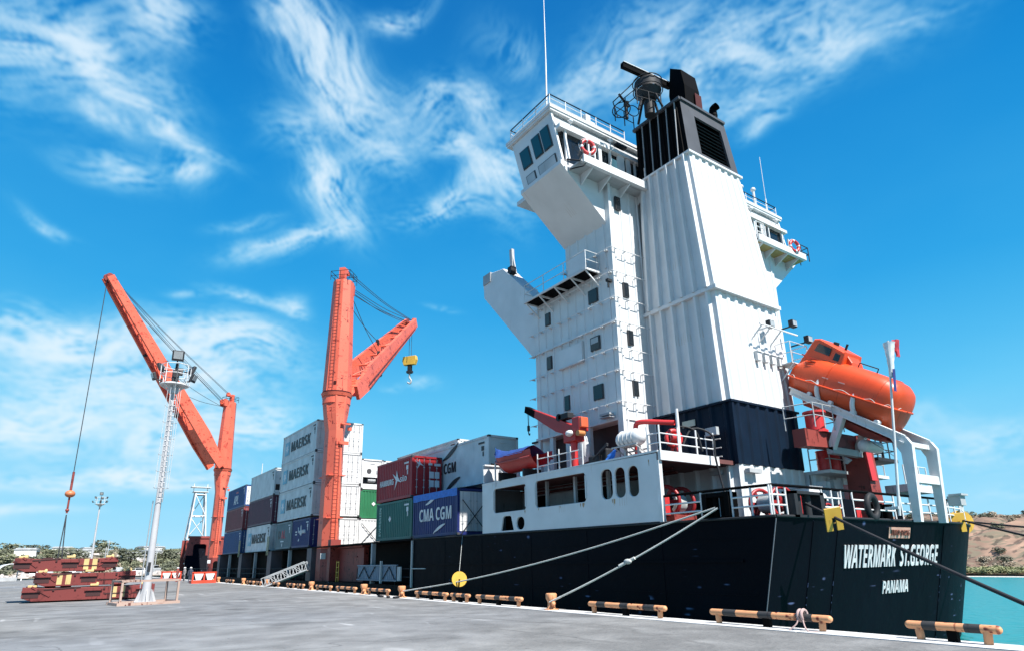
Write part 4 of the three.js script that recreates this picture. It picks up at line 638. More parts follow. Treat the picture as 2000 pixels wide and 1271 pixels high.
  for (const f of [.16, .3, .44, .58, .72, .86, .97]) { const w = mix(3, 1.3, f); obj('cross_brace', [rod(V(f * L, 0, -w / 2), V(f * L, 0, w / 2), .12, 7), f < .9 ? rod(V(f * L, -.2, -w / 2), V((f + .13) * L, .1, mix(3, 1.3, f + .13) / 2), .07, 6) : rod(V(f * L, .3, -w / 2), V(f * L, .3, w / 2), .12, 7)], coral, jib); }
  obj('heel_plate', [bx(L * .2, .1, 2.9, L * .11, -.9, 0)], coral, jib);
  for (const [f, k] of [[.35, .3], [.55, -.3]]) obj('rope_guide', [new THREE.CylinderGeometry(.35, .35, .2, 12).rotateX(Math.PI / 2).translate(f * L, .75, k * 3)], darkGrey, jib);
  obj('jib_lamp', [bx(.5, .4, .6, L * .3, -1.25, .9)], darkGrey, jib); obj('jib_lamp', [bx(.4, .35, .5, L * .62, -.95, .4)], darkGrey, jib);
  obj('jib_walkway', [rod(V(L * .1, -.4, 1.75), V(L * .95, -.35, .95), .05, 5), rod(V(L * .1, -.95, 1.7), V(L * .95, -.6, .9), .05, 5)], redBrown, jib);
  for (const k of [-.4, .4]) obj('tip_sheave', [new THREE.CylinderGeometry(.55, .55, .18, 18).rotateX(Math.PI / 2).translate(L - .1, .1, k)], redBrown, jib);
  // ropes in world space
  const q = (lx, ly, lz) => V(lx, ly, lz).applyAxisAngle(Yax, dir).add(V(0, ringY - base, 0)), tipL = tip.clone().sub(V(x, base, z)), J = (f, up, k) => V(f * L, up, k).applyAxisAngle(V(0, 0, 1), ang).add(heel).applyAxisAngle(Yax, dir).add(V(0, ringY - base, 0));
  const ropes = [[q(1.5, ch - .1, .45), J(.97, .5, .4)], [q(1.5, ch - .1, -.45), J(.97, .5, -.4)], [q(1.5, ch - .1, .2), J(.93, .5, .2)], [q(1.5, ch - .1, -.2), J(.93, .5, -.2)], [q(.6, ch + 1.5, .15), J(1, .4, .1)], [q(.6, ch + 1.5, -.15), J(1, .4, -.1)], [q(1.4, ch - .9, .3), J(.4, .7, .3)], [q(1.4, ch - 1.2, -.3), J(.52, .6, -.3)]];
  for (const [a, b] of ropes) obj('topping_rope', [curve([a, a.clone().lerp(b, .5).add(V(0, -.35, 0)), b], .035, 12, 5)], wire, t);
  const hy = tipL.y - hookDrop, h = thing('hook_block', hookLabel, 'hook', 'crane hooks', tip.x, base + hy, tip.z, .6);
  return { t, tipL, hy, h };
}
{
  const a = deckCrane('aft coral red deck crane with its jib swung over the ship', -57.65, -3.4, V(-73, 33.0, -18.4), 5.9, 'yellow hook block hanging from the aft crane');
  for (const k of [-.75, .75]) obj('hoist_rope', [rod(a.tipL.clone().add(V(k * .6, -.2, k * .5)), V(a.tipL.x + k * .6, a.hy + 1, a.tipL.z + k * .5), .03, 5)], wire, a.t);
  obj('block', [extr([[-1, .1], [-.8, -.5], [.8, -.5], [1, .1], [.9, .6], [-.9, .6]], .5, .04).translate(0, .5, -.25)], yellow, a.h); obj('block_sheave', [-.5, 0, .5].map(k => new THREE.CylinderGeometry(.22, .22, .56, 12).rotateX(Math.PI / 2).translate(k, .6, 0)), redBrown, a.h);
  obj('swivel', [bx(.5, 1.2, .4, 0, -.6, 0), bx(.8, .3, .45, 0, -1.0, 0)], darkGrey, a.h); obj('hook', [curve([V(0, -1.2, 0), V(0, -1.8, 0), V(.25, -2.2, 0), V(.1, -2.6, 0), V(-.3, -2.4, 0)], .12, 16, 6)], paleGrey, a.h);
  const b = deckCrane('forward coral red deck crane with its jib reaching over the quay', -115.5, -4.7, V(-106, 44.0, 16.08), 32.3, 'orange hook ball on the long rope of the forward crane');
  obj('hoist_rope', [rod(b.tipL.clone(), V(b.tipL.x, b.hy + 1.4, b.tipL.z), .06, 5)], wire, b.t);
  obj('weight_ball', [new THREE.SphereGeometry(.62, 16, 12).scale(1, .8, 1)], M('ball_orange', [.62, .2, .08], .5), b.h); obj('shackle', [rod(V(0, .4, 0), V(0, 3.0, 0), .15, 8), rod(V(0, -.4, 0), V(0, -2.6, 0), .12, 8), new THREE.SphereGeometry(.24, 10, 8).translate(0, -2.2, 0)], redBrown, b.h); obj('sling', [rod(V(0, -2.8, 0), V(0, -9.6, .2), .07, 5), rod(V(0, -2.8, 0), V(.4, -9.6, -.2), .07, 5)], wire, b.h);
}
// ---------------------------------------------------------------- equipment on the stern
{ // stern guard rails
  const zs = [[SY, -3.2], [-5.3, -6.6], [-7.4, -10.6], [-11.2, -14.6]];
  for (const [a, b] of zs) { const pts = [a, (a + b) / 2, b].map(z => V(planX(z) - .12, DK, z)); obj('stern_rail', [rail(pts, 1.05, [.38, .7], 1.1, .035, .035)], whiteTrim, ship); }
  obj('stern_rail', [rail([V(planX(-15) - .12, DK, -15), V(planX(-18) - .12, DK, -18), V(planX(-21) - .12, DK, -21), V(planX(-23) - .12, DK, -23)], 1.05, [.38, .7], 1.2, .035, .035)], whiteTrim, ship);
  obj('stern_rail', [rail([V(-17, DK, SY - .1), V(-15.2, DK, SY - .1)], 1.05, [.38, .7], 1.8, .035, .05)], whiteTrim, ship); obj('stern_rail', [rail([V(-13.9, DK, SY - .1), V(planX(SY) - .1, DK, SY - .1)], 1.05, [.38, .7], .8, .035, .04)], whiteTrim, ship);
  const hr = [V(-17, 4.2, SY - .1), V(-14.5, 4.2, SY - .1), V(planX(SY) - .1, 4.17, SY - .1)]; for (let i = 1; i < 12; i++) { const z = SY + (-22.9 - SY) * i / 11; hr.push(V(planX(z) - .12, 4.17, z)); }
  obj('stern_handrail', [path(hr, .05, 7)], black, ship);
  // fairleads and bulwark pieces
  obj('fairlead', [box2(-15.1, -14.9, DK, 4.1, SY + .02, SY - .5), box2(-14.15, -13.95, DK, 4.1, SY + .02, SY - .5), box2(-15.1, -13.95, DK, 3.25, SY + .02, SY - .5), rod(V(-14.7, 3.2, SY - .25), V(-14.7, 4.05, SY - .25), .13), rod(V(-14.35, 3.2, SY - .25), V(-14.35, 4.05, SY - .25), .13), box2(-15.1, -13.95, 3.95, 4.1, SY, SY - .5)], black, ship);
  obj('fairlead', [box2(-12.5, -12.05, DK, 4.0, -3.3, -3.5), box2(-12.5, -12.05, DK, 4.0, -4.9, -5.15), box2(-12.6, -12.05, DK, 3.2, -3.3, -5.1), rod(V(-12.35, 3.15, -3.9), V(-12.35, 4.0, -3.9), .15), rod(V(-12.35, 3.15, -4.5), V(-12.35, 4.0, -4.5), .15), box2(-12.5, -12.05, 3.9, 4.0, -3.3, -5.1)], darkGrey, ship);
  obj('bulwark_plate', [box2(-12.32, -12.2, DK, 3.85, -6.7, -7.5)], hullMat, ship); obj('bulwark_plate', [box2(-12.32, -12.2, DK, 3.7, -10.7, -11.1)], hullMat, ship);
  obj('panama_chock', [new THREE.TorusGeometry(.36, .12, 8, 20).scale(1, 1.15, 1).rotateY(Math.PI / 2).translate(planX(-8) - .02, 3.62, -8.6)], darkGrey, ship);
  obj('mooring_bitts', [[-13.2, -6.0], [-13.2, -6.9], [-13.4, -11.6], [-13.4, -12.5], [-15.8, -3.2]].map(([x, z]) => [rod(V(x, DK, z), V(x, DK + .75, z), .2, 12), new THREE.CylinderGeometry(.25, .25, .08, 12).translate(x, DK + .78, z)]), black, ship);
}
{ // after deckhouse on the starboard side of the casing, with red door
  const h = obj('after_house', [ribWall(V(-16.6, 3.1, -12.5), V(-16.6, 3.1, -17.6), V(-16.6, 5.6, -17.6), V(-16.6, 5.6, -12.5), .62, .1, .07, .08), box2(-21, -16.68, 3.1, 5.6, -12.5, -17.6), box2(-21, -15.6, 5.6, 5.75, -12.5, -18.2)], white, ship);
  obj('door', [bx(.08, 1.7, .85, -16.45, 4.4, -15.4)], redBright, h); obj('wall_duct', [bx(.4, 1.9, .5, -16.3, 4.3, -13.0), bx(.3, 1.2, .8, -16.35, 4.8, -14.2)], whiteTrim, h);
  obj('upper_rail', rail([V(-16.6, 5.75, -12.6), V(-15.7, 5.75, -12.8), V(-15.7, 5.75, -18.0)], 1.1, [.5, 1], 1.2, .03, .03), paleGrey, h);
  for (let i = 0; i < 2; i++) { const d = thing('oil_drum', `red steel drum behind the after deck rail, ${i ? 'farther from' : 'nearer to'} the navy casing band`, 'drum', 'red drums', -16.1 + .1 * i, 5.76, -12.95 - i * .75); obj('drum_body', [new THREE.CylinderGeometry(.3, .3, .95, 18).translate(0, .475, 0)], redBright, d); obj('drum_hoop', [.05, .32, .63, .92].map(y => new THREE.TorusGeometry(.305, .02, 6, 20).rotateX(Math.PI / 2).translate(0, y, 0)), redBright, d); }
  const lk = thing('deck_locker', 'dark red steel lockers on the after deckhouse roof', 'locker', null, -16.6, 5.76, -15.6); obj('locker_body', [bx(.9, .95, 1.9, 0, .48, 0)], redDark, lk); obj('locker_door', [bx(.04, .8, .8, .47, .48, -.5)], redDark, lk); obj('locker_door', [bx(.04, .8, .8, .47, .48, .5)], redDark, lk);
  obj('life_raft_shelf', [bx(1.1, .35, 2.6, -14.4, 4.9, -17.4), rail([V(-14.0, 5.1, -16.2), V(-14.0, 5.1, -18.6)], .9, [.5, 1], .8, .025, .03)], whiteTrim, h);
}
{ // red provision crane behind the lifeboat ramp
  const t = thing('provision_crane', 'dark red provision crane folded behind the casing under the lifeboat', 'crane', null, -15.2, 3.1, -14.6);
  obj('pedestal', [extr([[-.6, 0], [.6, 0], [.45, 4.0], [-.45, 4.0]], .9).translate(0, .3, -.45), bx(1.2, .2, 1.4, 0, .2, 0)], redBrown, t);
  obj('pedestal_face', [bx(.1, 1.8, .5, .55, 3.0, .2, 0, 0, .06)], redBright, t);
  obj('boom', [extr([[0, -.35], [5.2, -.55], [5.2, .25], [0, .3]], .6).rotateY(-Math.PI / 2).translate(.3, 3.95, -.2)], redBrown, t);
  obj('winch_drum', [new THREE.CylinderGeometry(.42, .42, 1.0, 16).translate(0, 4.65, 3.5), new THREE.CylinderGeometry(.5, .5, .1, 16).translate(0, 5.1, 3.5), new THREE.CylinderGeometry(.5, .5, .1, 16).translate(0, 4.2, 3.5)], redBright, t);
  obj('service_rail', [rail([V(-.6, 4.2, 5), V(.7, 4.2, 4.8), V(.7, 4.2, 2.4), V(-.6, 4.2, 2.2)], 1.1, [.5, 1], .9, .025, .025)], paleGrey, t);
  obj('crane_cage', [rail([V(.6, 3.2, -.6), V(.6, 3.2, -2.4), V(-.6, 3.2, -2.4)], 1.5, [.33, .66, 1], .6, .025, .03), bx(1.3, .16, 2, 0, 3.2, -1.5)], darkGrey, t);
  obj('deck_lamp', [new THREE.CylinderGeometry(.18, .08, .25, 10).rotateZ(-.6).translate(.5, 2.9, 2.2)], paleGrey, t);
}
// lifeboat ramp
const LA = -Math.atan2(3.14, 4.62), RX = [-16.42, 9.75], RE = [-11.8, 6.61];
{
  const t = thing('lifeboat_ramp', 'white steel launching ramp that carries the orange lifeboat', 'ramp', null, -12.3, 3.1, -12.75);
  const W = (x, y, z) => V(x + 12.3, y - 3.1, z + 12.75);
  for (const z of [-11.6, -13.9]) {
    obj('rail_beam', [bar(W(RX[0], RX[1] - .15, z), W(RE[0], RE[1] - .15, z), .32, .16), bar(W(RX[0], RX[1] + .02, z), W(RE[0], RE[1] + .02, z), .06, .36), bar(W(RX[0], RX[1] - .32, z), W(RE[0], RE[1] - .32, z), .06, .36)], whiteTrim, t);
    obj('leg', [extr([[.15, 3.45], [-.5, 3.6], [-.12, 2.8], [-.14, 0], [.14, 0], [.34, 3.1]], .24).translate(.45, 0, z + 12.6)], whiteTrim, t);
    obj('strut', [bar(W(-14.2, 7.9, z), W(-14.9, 6.5, z), .3, .3)], whiteTrim, t);
    for (const x of [-15.15, -13.65]) { const y = mix(RX[1], RE[1], (x - RX[0]) / (RE[0] - RX[0])); obj('cradle_arm', [curve([W(x, y - .1, z), W(x + .05, y + .5, z + (z > -12.7 ? .1 : -.1)), W(x + .28, y + 1.15, z + (z > -12.7 ? -.05 : .05))], .11, 10, 8)], whiteTrim, t); }
  }
  obj('cross_beam', [bx(.3, .35, 2.5, .5, 1.75, 0)], whiteTrim, t); obj('cross_beam', [bx(.3, .3, 2.6, -2.6, 3.35, 0)], paleGrey, t); obj('cross_beam', [bx(.25, .2, 2.5, .4, 3.2, 0)], whiteTrim, t);
  for (const f of [.2, .4, .6, .8]) { const p = W(mix(RX[0], RE[0], f), mix(RX[1], RE[1], f) + .12, -11.6); obj('roller', [new THREE.CylinderGeometry(.1, .1, .3, 8).rotateX(Math.PI / 2).translate(p.x, p.y, p.z)], whiteTrim, t); }
  obj('hanging_cradle', [surf(16, 6, (u, v) => { const x = mix(-15.6, -12.6, u), b = mix(RX[1], RE[1], (x - RX[0]) / (RE[0] - RX[0])), a = (v - .5) * Math.PI; return [x + 12.3, b - .5 - .55 * Math.cos(a) * Math.sin(Math.PI * (.12 + .8 * u)) - 3.1, Math.sin(a) * .95]; })], redBrown, t);
  obj('float_bag', [new THREE.CapsuleGeometry(.28, 1.2, 6, 12).rotateX(Math.PI / 2).translate(-1.6, 3.5, -.4)], whiteTrim, t);
  obj('ramp_lamp', [bx(.5, .4, .5, .9, .9, -1.7), bx(.5, .08, .7, 1.0, 1.14, -1.7)], paleGrey, t);
}
{ // free-fall lifeboat: x runs towards its low end
  const t = thing('lifeboat', 'orange enclosed free-fall lifeboat nose-down on its ramp at the stern', 'lifeboat', null, -14.42, 9.22, -12.75); t.rotation.z = LA + .07; t.scale.set(.9, 1, 1);
  const S = [[-2.87, .01, .01, .8], [-2.85, .5, .3, .1], [-2.7, 1.0, .72, -.25], [-2.1, 1.2, 1.15, -.6], [-1.2, 1.27, 1.3, -.8], [0, 1.3, 1.32, -.9], [1.2, 1.28, 1.28, -.92], [2.1, 1.22, 1.22, -.95], [2.65, 1.1, 1.1, -.92], [3.0, .84, .84, -.75], [3.13, .42, .45, -.3], [3.17, .01, .01, .83]];
  const at = u => { const f = u * (S.length - 1), i = Math.min(S.length - 2, Math.floor(f)), k = f - i; return S[i].map((a, j) => mix(a, S[i + 1][j], k)); };
  const shell = (v0, v1, e = 1) => surf(36, 20, (u, v) => { const [x, w, h, b] = at(u), a = mix(v0, v1, v), c = Math.cos(a), s = Math.sin(a), pw = .7, up = s > 0; return [x, up ? Math.pow(s, pw) * h * 1.0 * e + .0 : -Math.pow(-s, 1.15) * (.55 - b * .65) * e, Math.sign(c) * Math.pow(Math.abs(c), up ? .62 : .7) * w * e]; });
  obj('canopy', [shell(0, Math.PI)], orange, t); const bottom = obj('bottom_hull', [shell(Math.PI, 2 * Math.PI, .985)], M('boat_deep_orange', [.62, .07, .012], .4), t);
  obj('rubbing_strake', [-1, 1].map(s => curve(S.map(([x, w]) => V(x, -.02, s * (w + .02))), .05, 40, 7)), orange, t);
  obj('keel', [extr([[-2.6, -.3], [2.7, -.5], [2.4, -1.3], [-1.9, -1.2]], .16, .02).translate(0, 0, -.08)], M('boat_deep_orange', [.62, .07, .012], .4), t);
  const cab = obj('conning_cabin', [extr([[-2.6, .4], [-.15, .8], [-.35, 1.75], [-1.8, 2.05], [-2.1, 1.98]], 1.5, .06).translate(0, 0, -.75), extr([[-.2, .9], [.35, .95], [.05, 1.4], [-.3, 1.66]], .9, .04).translate(0, 0, -.45)], orange, t);
  obj('cabin_window', [extr([[-1.9, 1.5], [-1.0, 1.42], [-1.0, 1.78], [-1.78, 1.88]], .03).translate(0, 0, .82)], glass, cab); obj('cabin_window', [extr([[-.75, 1.3], [-.42, 1.28], [-.42, 1.6], [-.72, 1.66]], .03).translate(0, 0, .82)], glass, cab);
  obj('cabin_trim', [bar(V(-2.5, 1.16, .83), V(-.2, 1.12, .83), .06)], orange, cab); obj('cabin_hatch', [extr([[-.85, .9], [-.2, .9], [-.25, 1.7], [-.8, 1.76]], .05).translate(0, 0, .79)], orange, cab);
  obj('roof_vent', [new THREE.CylinderGeometry(.14, .16, .16, 10).translate(-1.4, 2.08, 0), rod(V(-.8, 1.8, 0), V(-.8, 2.2, 0), .06)], darkGrey, cab);
  obj('roof_handrail', [path([V(.4, 1.25, .4), V(.4, 1.5, .4), V(1.4, 1.46, .4), V(1.4, 1.2, .4)], .025)], darkGrey, t);
  for (const [x, y] of [[-2.2, .62], [-1.3, .45], [-.5, .4], [.4, .4], [1.3, .38], [2.1, .34]]) obj('grab_line_strip', [bx(.34, .045, .04, x, y, at((x + 2.85) / 5.99)[1] * .975 + .02)], M('strip_pale', [.8, .5, .42], .5), t);
  obj('bow_hatch', [new THREE.TorusGeometry(.3, .03, 6, 20).rotateX(Math.PI / 2).rotateZ(-.35).translate(2.35, .95, 0)], orange, t);
  for (const s of [-1, 1]) obj('grab_line', [curve(Array.from({ length: 25 }, (_, i) => { const u = .1 + .8 * i / 24, q = at(u); return V(q[0], .1 - .13 * Math.abs(Math.sin(i * Math.PI / 4)), s * (q[1] + .045)); }), .014, 96, 5)], M('grab_white', [.6, .58, .54], .8, { tex: 'fabric' }), t);
  for (const u of [.42, .66]) obj('shell_seam', [curve(Array.from({ length: 13 }, (_, i) => { const q = at(u), a = Math.PI * i / 12; return V(q[0], Math.pow(Math.sin(a), .7) * q[2] * 1.004 + .004, Math.sign(Math.cos(a)) * Math.pow(Math.abs(Math.cos(a)), .62) * q[1] * 1.006); }), .016, 40, 5)], orange, t);
  obj('side_hatch', [extr((() => { const p = new THREE.Shape(); p.absarc(0, 0, .3, 0, 6.3); return p; })(), .03).translate(.9, .62, at(.62)[1] * .97)], orange, t);
  obj('step', [0, 1, 2].map(k => bx(.6, .05, .08, -1.75 + k * .08, .98 - k * .14, 1.02 + k * .05)), orange, t);
}
{ // flag staff
  const t = thing('flag_staff', 'white flag staff at the stern with its red and white flag furled', 'flagpole', null, -11.75, 3.3, -9.85);
  obj('pole', [rod(V(0, 0, 0), V(.8, 6.9, .05), .06, 8, .04), bx(.5, .1, .2, -.2, .3, 0)], whiteTrim, t);
  obj('furled_flag', [surf(10, 14, (u, v) => { const a = u * 2 * Math.PI, r = (.34 * (1 - v * .75)) * (1 + .35 * P.noise(Math.cos(a) * 2, v * 5, Math.sin(a) * 2)); return [Math.cos(a) * r * .6 + .85 - .17 * v, 6.8 - v * 1.4, .05 + Math.sin(a) * r * .8]; })], M('flag_white', [.7, .7, .72], .8, { tex: 'fabric' }), t);
  obj('flag_red_fold', [surf(8, 8, (u, v) => { const a = u * Math.PI, r = .34 * (1 - v * .5); return [.95 + Math.sin(a) * r * .5, 6.9 - v * .7, -.15 - Math.cos(a) * r * .6 - .12 * P.noise(u * 4, v * 3, 1)]; })], M('flag_red', [.5, .03, .05], .8, { tex: 'fabric' }), t);
  obj('flag_blue_fold', [surf(6, 8, (u, v) => [.8 - .1 * v + .06 * Math.sin(u * 3), 5.7 - v * .9, .12 - u * .16])], M('flag_blue', [.02, .04, .2], .8, { tex: 'fabric' }), t);
  obj('halyard', [rod(V(.3, 2.2, 0), V(-3.2, 4.2, -4.6), .012, 5)], wire, t);
}
function winch(label, x, y, z, ry, s = 1) {
  const t = thing('mooring_winch', label, 'winch', 'red mooring winches', x, y, z, ry); t.scale.setScalar(s);
  obj('drum', [new THREE.CylinderGeometry(.3, .3, 1.2, 16).rotateX(Math.PI / 2).translate(0, .8, 0)], redDark, t);
  for (const z of [-.6, .6]) { const ring = new THREE.TorusGeometry(.62, .08, 8, 24).translate(0, .8, z); obj('flange', [ring, [0, 1, 2].map(k => bx(1.2, .13, .07, 0, .8, z, 0, 0, k * Math.PI / 3))], M('winch_red', [.36, .02, .022], .45), t); }
  obj('bed', [bx(1.0, .3, 1.8, 0, .15, 0), bx(.25, .8, .18, -.1, .5, -.95), bx(.25, .8, .18, -.1, .5, .95)], redBrown, t); obj('gear_case', [rbx(.7, .8, .5, .1, .6, 1.25, .08)], redBright, t); obj('warp', [new THREE.CylinderGeometry(.42, .42, .85, 16).rotateX(Math.PI / 2).translate(0, .8, 0)], ropeMat, t);
}
winch('red mooring winch on the open after deck behind the white stern rail', -14.4, DK, -5.6, 1.35, .9);
winch('red mooring winch in the shade under the boat deck overhang', -18.3, 3.28, -4.5, .2, 1.05);
winch('dark red winch deep under the boat deck beside the casing', -19.8, 3.28, -6.0, 1.2, .9);
winch('red winch behind the stern rail to starboard of the chock', -14.2, DK, -9.9, 1.5, .6);
{ // deck items by the after port corner
  const g = thing('gas_detail_box', 'white machinery cabinet behind the stern rail below the red door', 'cabinet', null, -14.6, DK, -8.4); g.name = 'machinery_cabinet'; obj('cabinet_body', [rbx(.9, 1.4, .9, 0, .72, 0)], whiteTrim, g); obj('cabinet_shelf', [bx(1, .06, 1, 0, 1.45, 0), bx(.04, .06, .8, .47, .9, 0)], paleGrey, g);
  const v = thing('ventilator', 'white mushroom ventilator on the after deck left of the flag staff', 'ventilator', null, -13.6, DK, -7.4); obj('trunk', [rod(V(0, 0, 0), V(0, .8, 0), .22, 12)], whiteTrim, v); obj('cowl', [new THREE.SphereGeometry(.42, 14, 8, 0, 6.3, 0, 1.57).translate(0, .78, 0)], whiteTrim, v);
}
// ---- boat deck: rescue boat, its crane, life raft, hose reel, fire pipe
const BD = 5.96;
{
  const t = thing('rescue_crane', 'small red hydraulic crane above the rescue boat', 'crane', null, -23.25, BD, -3.4);
  obj('post', [rod(V(0, 0, 0), V(0, 1.5, 0), .17, 12), new THREE.CylinderGeometry(.28, .3, .12, 12).translate(0, .06, 0)], redBright, t);
  obj('slew_head', [rbx(.9, .5, .6, 0, 1.7, 0), rbx(.55, .7, .6, .5, 2.25, 0)], M('crane_red', [.42, .02, .018], .45), t); obj('motor_box', [rbx(.34, .5, .45, .76, 2.3, .05)], M('motor_orange', [.75, .13, .05], .4), t); obj('motor', [new THREE.CylinderGeometry(.14, .14, .4, 12).rotateX(Math.PI / 2).translate(.8, 1.75, .25)], M('motor_ochre', [.5, .2, .06], .5), t);
  obj('boom', [extr([[.3, 1.65], [-1.2, 2.2], [-3.75, 3.72], [-3.68, 3.95], [-.9, 2.75], [.2, 2.2]], .3, .02).translate(0, 0, -.15)], M('crane_red', [.42, .02, .018], .45), t); obj('boom_head', [extr([[-3.0, 3.25], [-3.8, 3.7], [-3.72, 4.0], [-2.9, 3.6]], .34, .02).translate(0, 0, -.17)], black, t);
  obj('winch', [rbx(.8, .3, .4, -.55, 2.85, 0), new THREE.CylinderGeometry(.2, .2, .4, 10).rotateX(Math.PI / 2).translate(-.9, 2.85, 0)], darkGrey, t); obj('white_cover', [new THREE.SphereGeometry(.2, 12, 10).scale(1.2, .8, 1).translate(.1, 1.85, .35)], whiteTrim, t);
  obj('fall_rope', [rod(V(-3.75, 3.7, 0), V(-3.72, 2.9, 0), .015, 5), rod(V(-3.65, 3.7, 0), V(-3.68, 2.9, 0), .015, 5)], wire, t); obj('hook', [bx(.12, .3, .1, -3.7, 2.8, 0), curve([V(-3.7, 2.7, 0), V(-3.7, 2.5, 0), V(-3.62, 2.42, 0), V(-3.6, 2.52, 0)], .03, 8, 5)], darkGrey, t);
}
{
  const t = thing('rescue_boat', 'dark red open rescue boat under a blue cover on the boat deck', 'boat', null, -27.0, BD + .05, -2.75); t.scale.set(1, 1.25, 1);
  const hullS = surf(24, 12, (u, v) => { const x = mix(-2.0, 1.95, u), bow = Math.pow(clamp((-x - .6) / 1.4), 2), a = (v - .5) * Math.PI, w = .72 * (1 - .8 * bow), k = .12 + .5 * bow; return [x, .95 + .28 * bow + .06 * u - Math.cos(a) * (.8 - k), Math.sin(a) * w]; });
  obj('boat_hull', [hullS], M('boat_red', [.42, .028, .028], .45), t); obj('gunwale', [-1, 1].map(s => curve(Array.from({ length: 9 }, (_, i) => { const x = mix(-2.0, 1.95, i / 8), bow = Math.pow(clamp((-x - .6) / 1.4), 2); return V(x, .7 + .25 * bow, s * .74 * (1 - .8 * bow)); }), .04, 24, 6)), M('gunwale_red', [.45, .06, .05], .5), t);
  obj('boat_cover', [surf(24, 8, (u, v) => { const x = mix(-2.1, 1.3, u), bow = Math.pow(clamp((-x - .6) / 1.4), 2), w = .78 * (1 - .75 * bow), a = v - .5; return [x, 1.28 + .22 * bow - Math.abs(a) ** 1.5 * (1.0 - .25 * bow) + .05 * P.noise(x * 3, v * 6, 2), a * 2 * w]; })], M('cover_blue', [.015, .05, .22], .65, { tex: 'fabric' }), t);
  obj('cover_flap', [surf(6, 6, (u, v) => [-2.15 + .5 * u, 1.45 - .75 * v + .1 * u, .02 + .35 * u + .06 * P.noise(u * 3, v * 4, 5)])], tarpBlue, t);
  obj('chock', [bx(.15, .35, 1.1, -1.1, .17, 0)], darkGrey, t); obj('chock', [bx(.15, .3, 1.1, 1.1, .15, 0)], darkGrey, t);
}
{
  const t = thing('life_raft', 'white ribbed life raft canister on its cradle at the boat deck corner', 'life raft', null, -19.0, BD, -2.95);
  obj('canister', [new THREE.CapsuleGeometry(.36, .85, 8, 18).rotateZ(Math.PI / 2).translate(0, .9, 0)], whiteTrim, t); obj('canister_band', [-.4, -.15, .1, .35].map(x => new THREE.TorusGeometry(.37, .03, 6, 22).rotateY(Math.PI / 2).translate(x, .9, 0)), paleGrey, t);
  obj('cradle', [bx(1.5, .05, .08, 0, .55, .42), bx(1.5, .05, .08, 0, .4, -.3), [-.6, -.2, .2, .6].map(x => bar(V(x, .55, .42), V(x, .25, -.2), .04)), bx(.12, .5, .12, -.35, .25, 0), bx(.12, .5, .12, .45, .25, 0)], paleGrey, t);
  const b = thing('equipment_pile', 'heap of grey equipment and a blue cover beside the life raft', 'equipment', null, -20.9, BD, -3.0); obj('grey_bundle', [rbx(.7, .45, .6, -.3, .25, 0, .1), rbx(.5, .6, .5, .1, .45, -.2, .1), rod(V(-.5, .2, .2), V(.5, .9, .1), .06), rod(V(-.3, .3, .3), V(.6, .8, .2), .05)], darkGrey, b); obj('blue_cover', [surf(8, 8, (u, v) => [.35 + .6 * u, .05 + .65 * (1 - v) * (.6 + .4 * u), .3 * (v - .2) + .05 * P.noise(u * 4, v * 4, 2)])], tarpBlue, b); obj('navy_cover', [surf(8, 8, (u, v) => [-1.2 + 1.0 * u, .35 * Math.sin(Math.PI * (.1 + .8 * u)) * (1 - .3 * v), .35 * (v - .3) + .04 * P.noise(u * 4, v * 4, 7)])], tarpDark, b);
  const p = thing('fire_pipe', 'bright red pipe bent at right angle above the life raft', 'pipe', null, -19.2, BD, -3.5); obj('pipe', [curve([V(0, .3, 0), V(0, 1.35, 0), V(.06, 1.62, 0), V(.35, 1.66, 0), V(1.7, 1.45, -.6)], .11, 24, 10)], redBright, p); obj('pipe_foot', [bx(.3, .3, .3, 0, .15, 0)], redBrown, p);
  const h = thing('hose_reel', 'red hose reel with black hoses at the aft corner of the boat deck', 'hose reel', null, -17.45, BD, -3.9); obj('reel', [new THREE.TorusGeometry(.32, .1, 8, 20).rotateY(1.2).translate(0, .75, 0), rod(V(-.1, .75, .1), V(.1, .75, -.1), .2, 10)], redBright, h); obj('stand', [bar(V(-.2, 0, 0), V(0, .75, 0), .1), bar(V(.2, 0, 0), V(0, .75, 0), .1)], redBright, h); obj('hose', [curve([V(-.3, .3, .2), V(-.1, 1.25, -.3), V(.4, 1.1, -.9), V(.55, .2, -1.1)], .04, 20, 7), curve([V(.1, .3, -.3), V(.3, 1.2, -.9), V(.8, .9, -1.5), V(.85, 0, -1.5), V(.95, -1.4, -1.7), V(1.3, -2.4, -1.6)], .045, 24, 7)], darkGrey, h);
  const w = thing('white_tender', 'small white upright boat hull standing under the rescue crane', 'boat', null, -23.9, BD, -4.6); obj('hull', [surf(10, 14, (u, v) => { const a = (u - .5) * Math.PI, r = Math.sqrt(Math.sin(Math.PI * (.06 + .9 * v))); return [Math.sin(a) * .42 * r, .2 + 1.9 * v, .25 * Math.cos(a) * r]; })], whiteTrim, w); obj('thwart', [bx(.6, .06, .1, 0, .9, .15)], paleGrey, w);
  const c = thing('deck_cabin', 'white cabin with a red door forward of the rescue boat', 'cabin', null, -28.4, BD, -6.3); obj('cabin_wall', [bx(1.7, 2.5, 1.6, 0, 1.25, 0)], white, c); obj('cabin_roof', [bx(1.9, .1, 1.8, 0, 2.55, 0)], darkGrey, c); obj('cabin_door', [bx(.06, 1.9, .75, .87, 1.05, -.1)], redBright, c); obj('cabin_lamp', [rbx(.5, .25, .9, .6, 2.75, -.1, .05)], paleGrey, c);
  // boat deck rails
  obj('boat_deck_rail', rail([V(-25.0, BD, SY - .1), V(-21.6, BD, SY - .1)], 1.05, [.4, .75], .85, .025, .035), whiteTrim, ship);
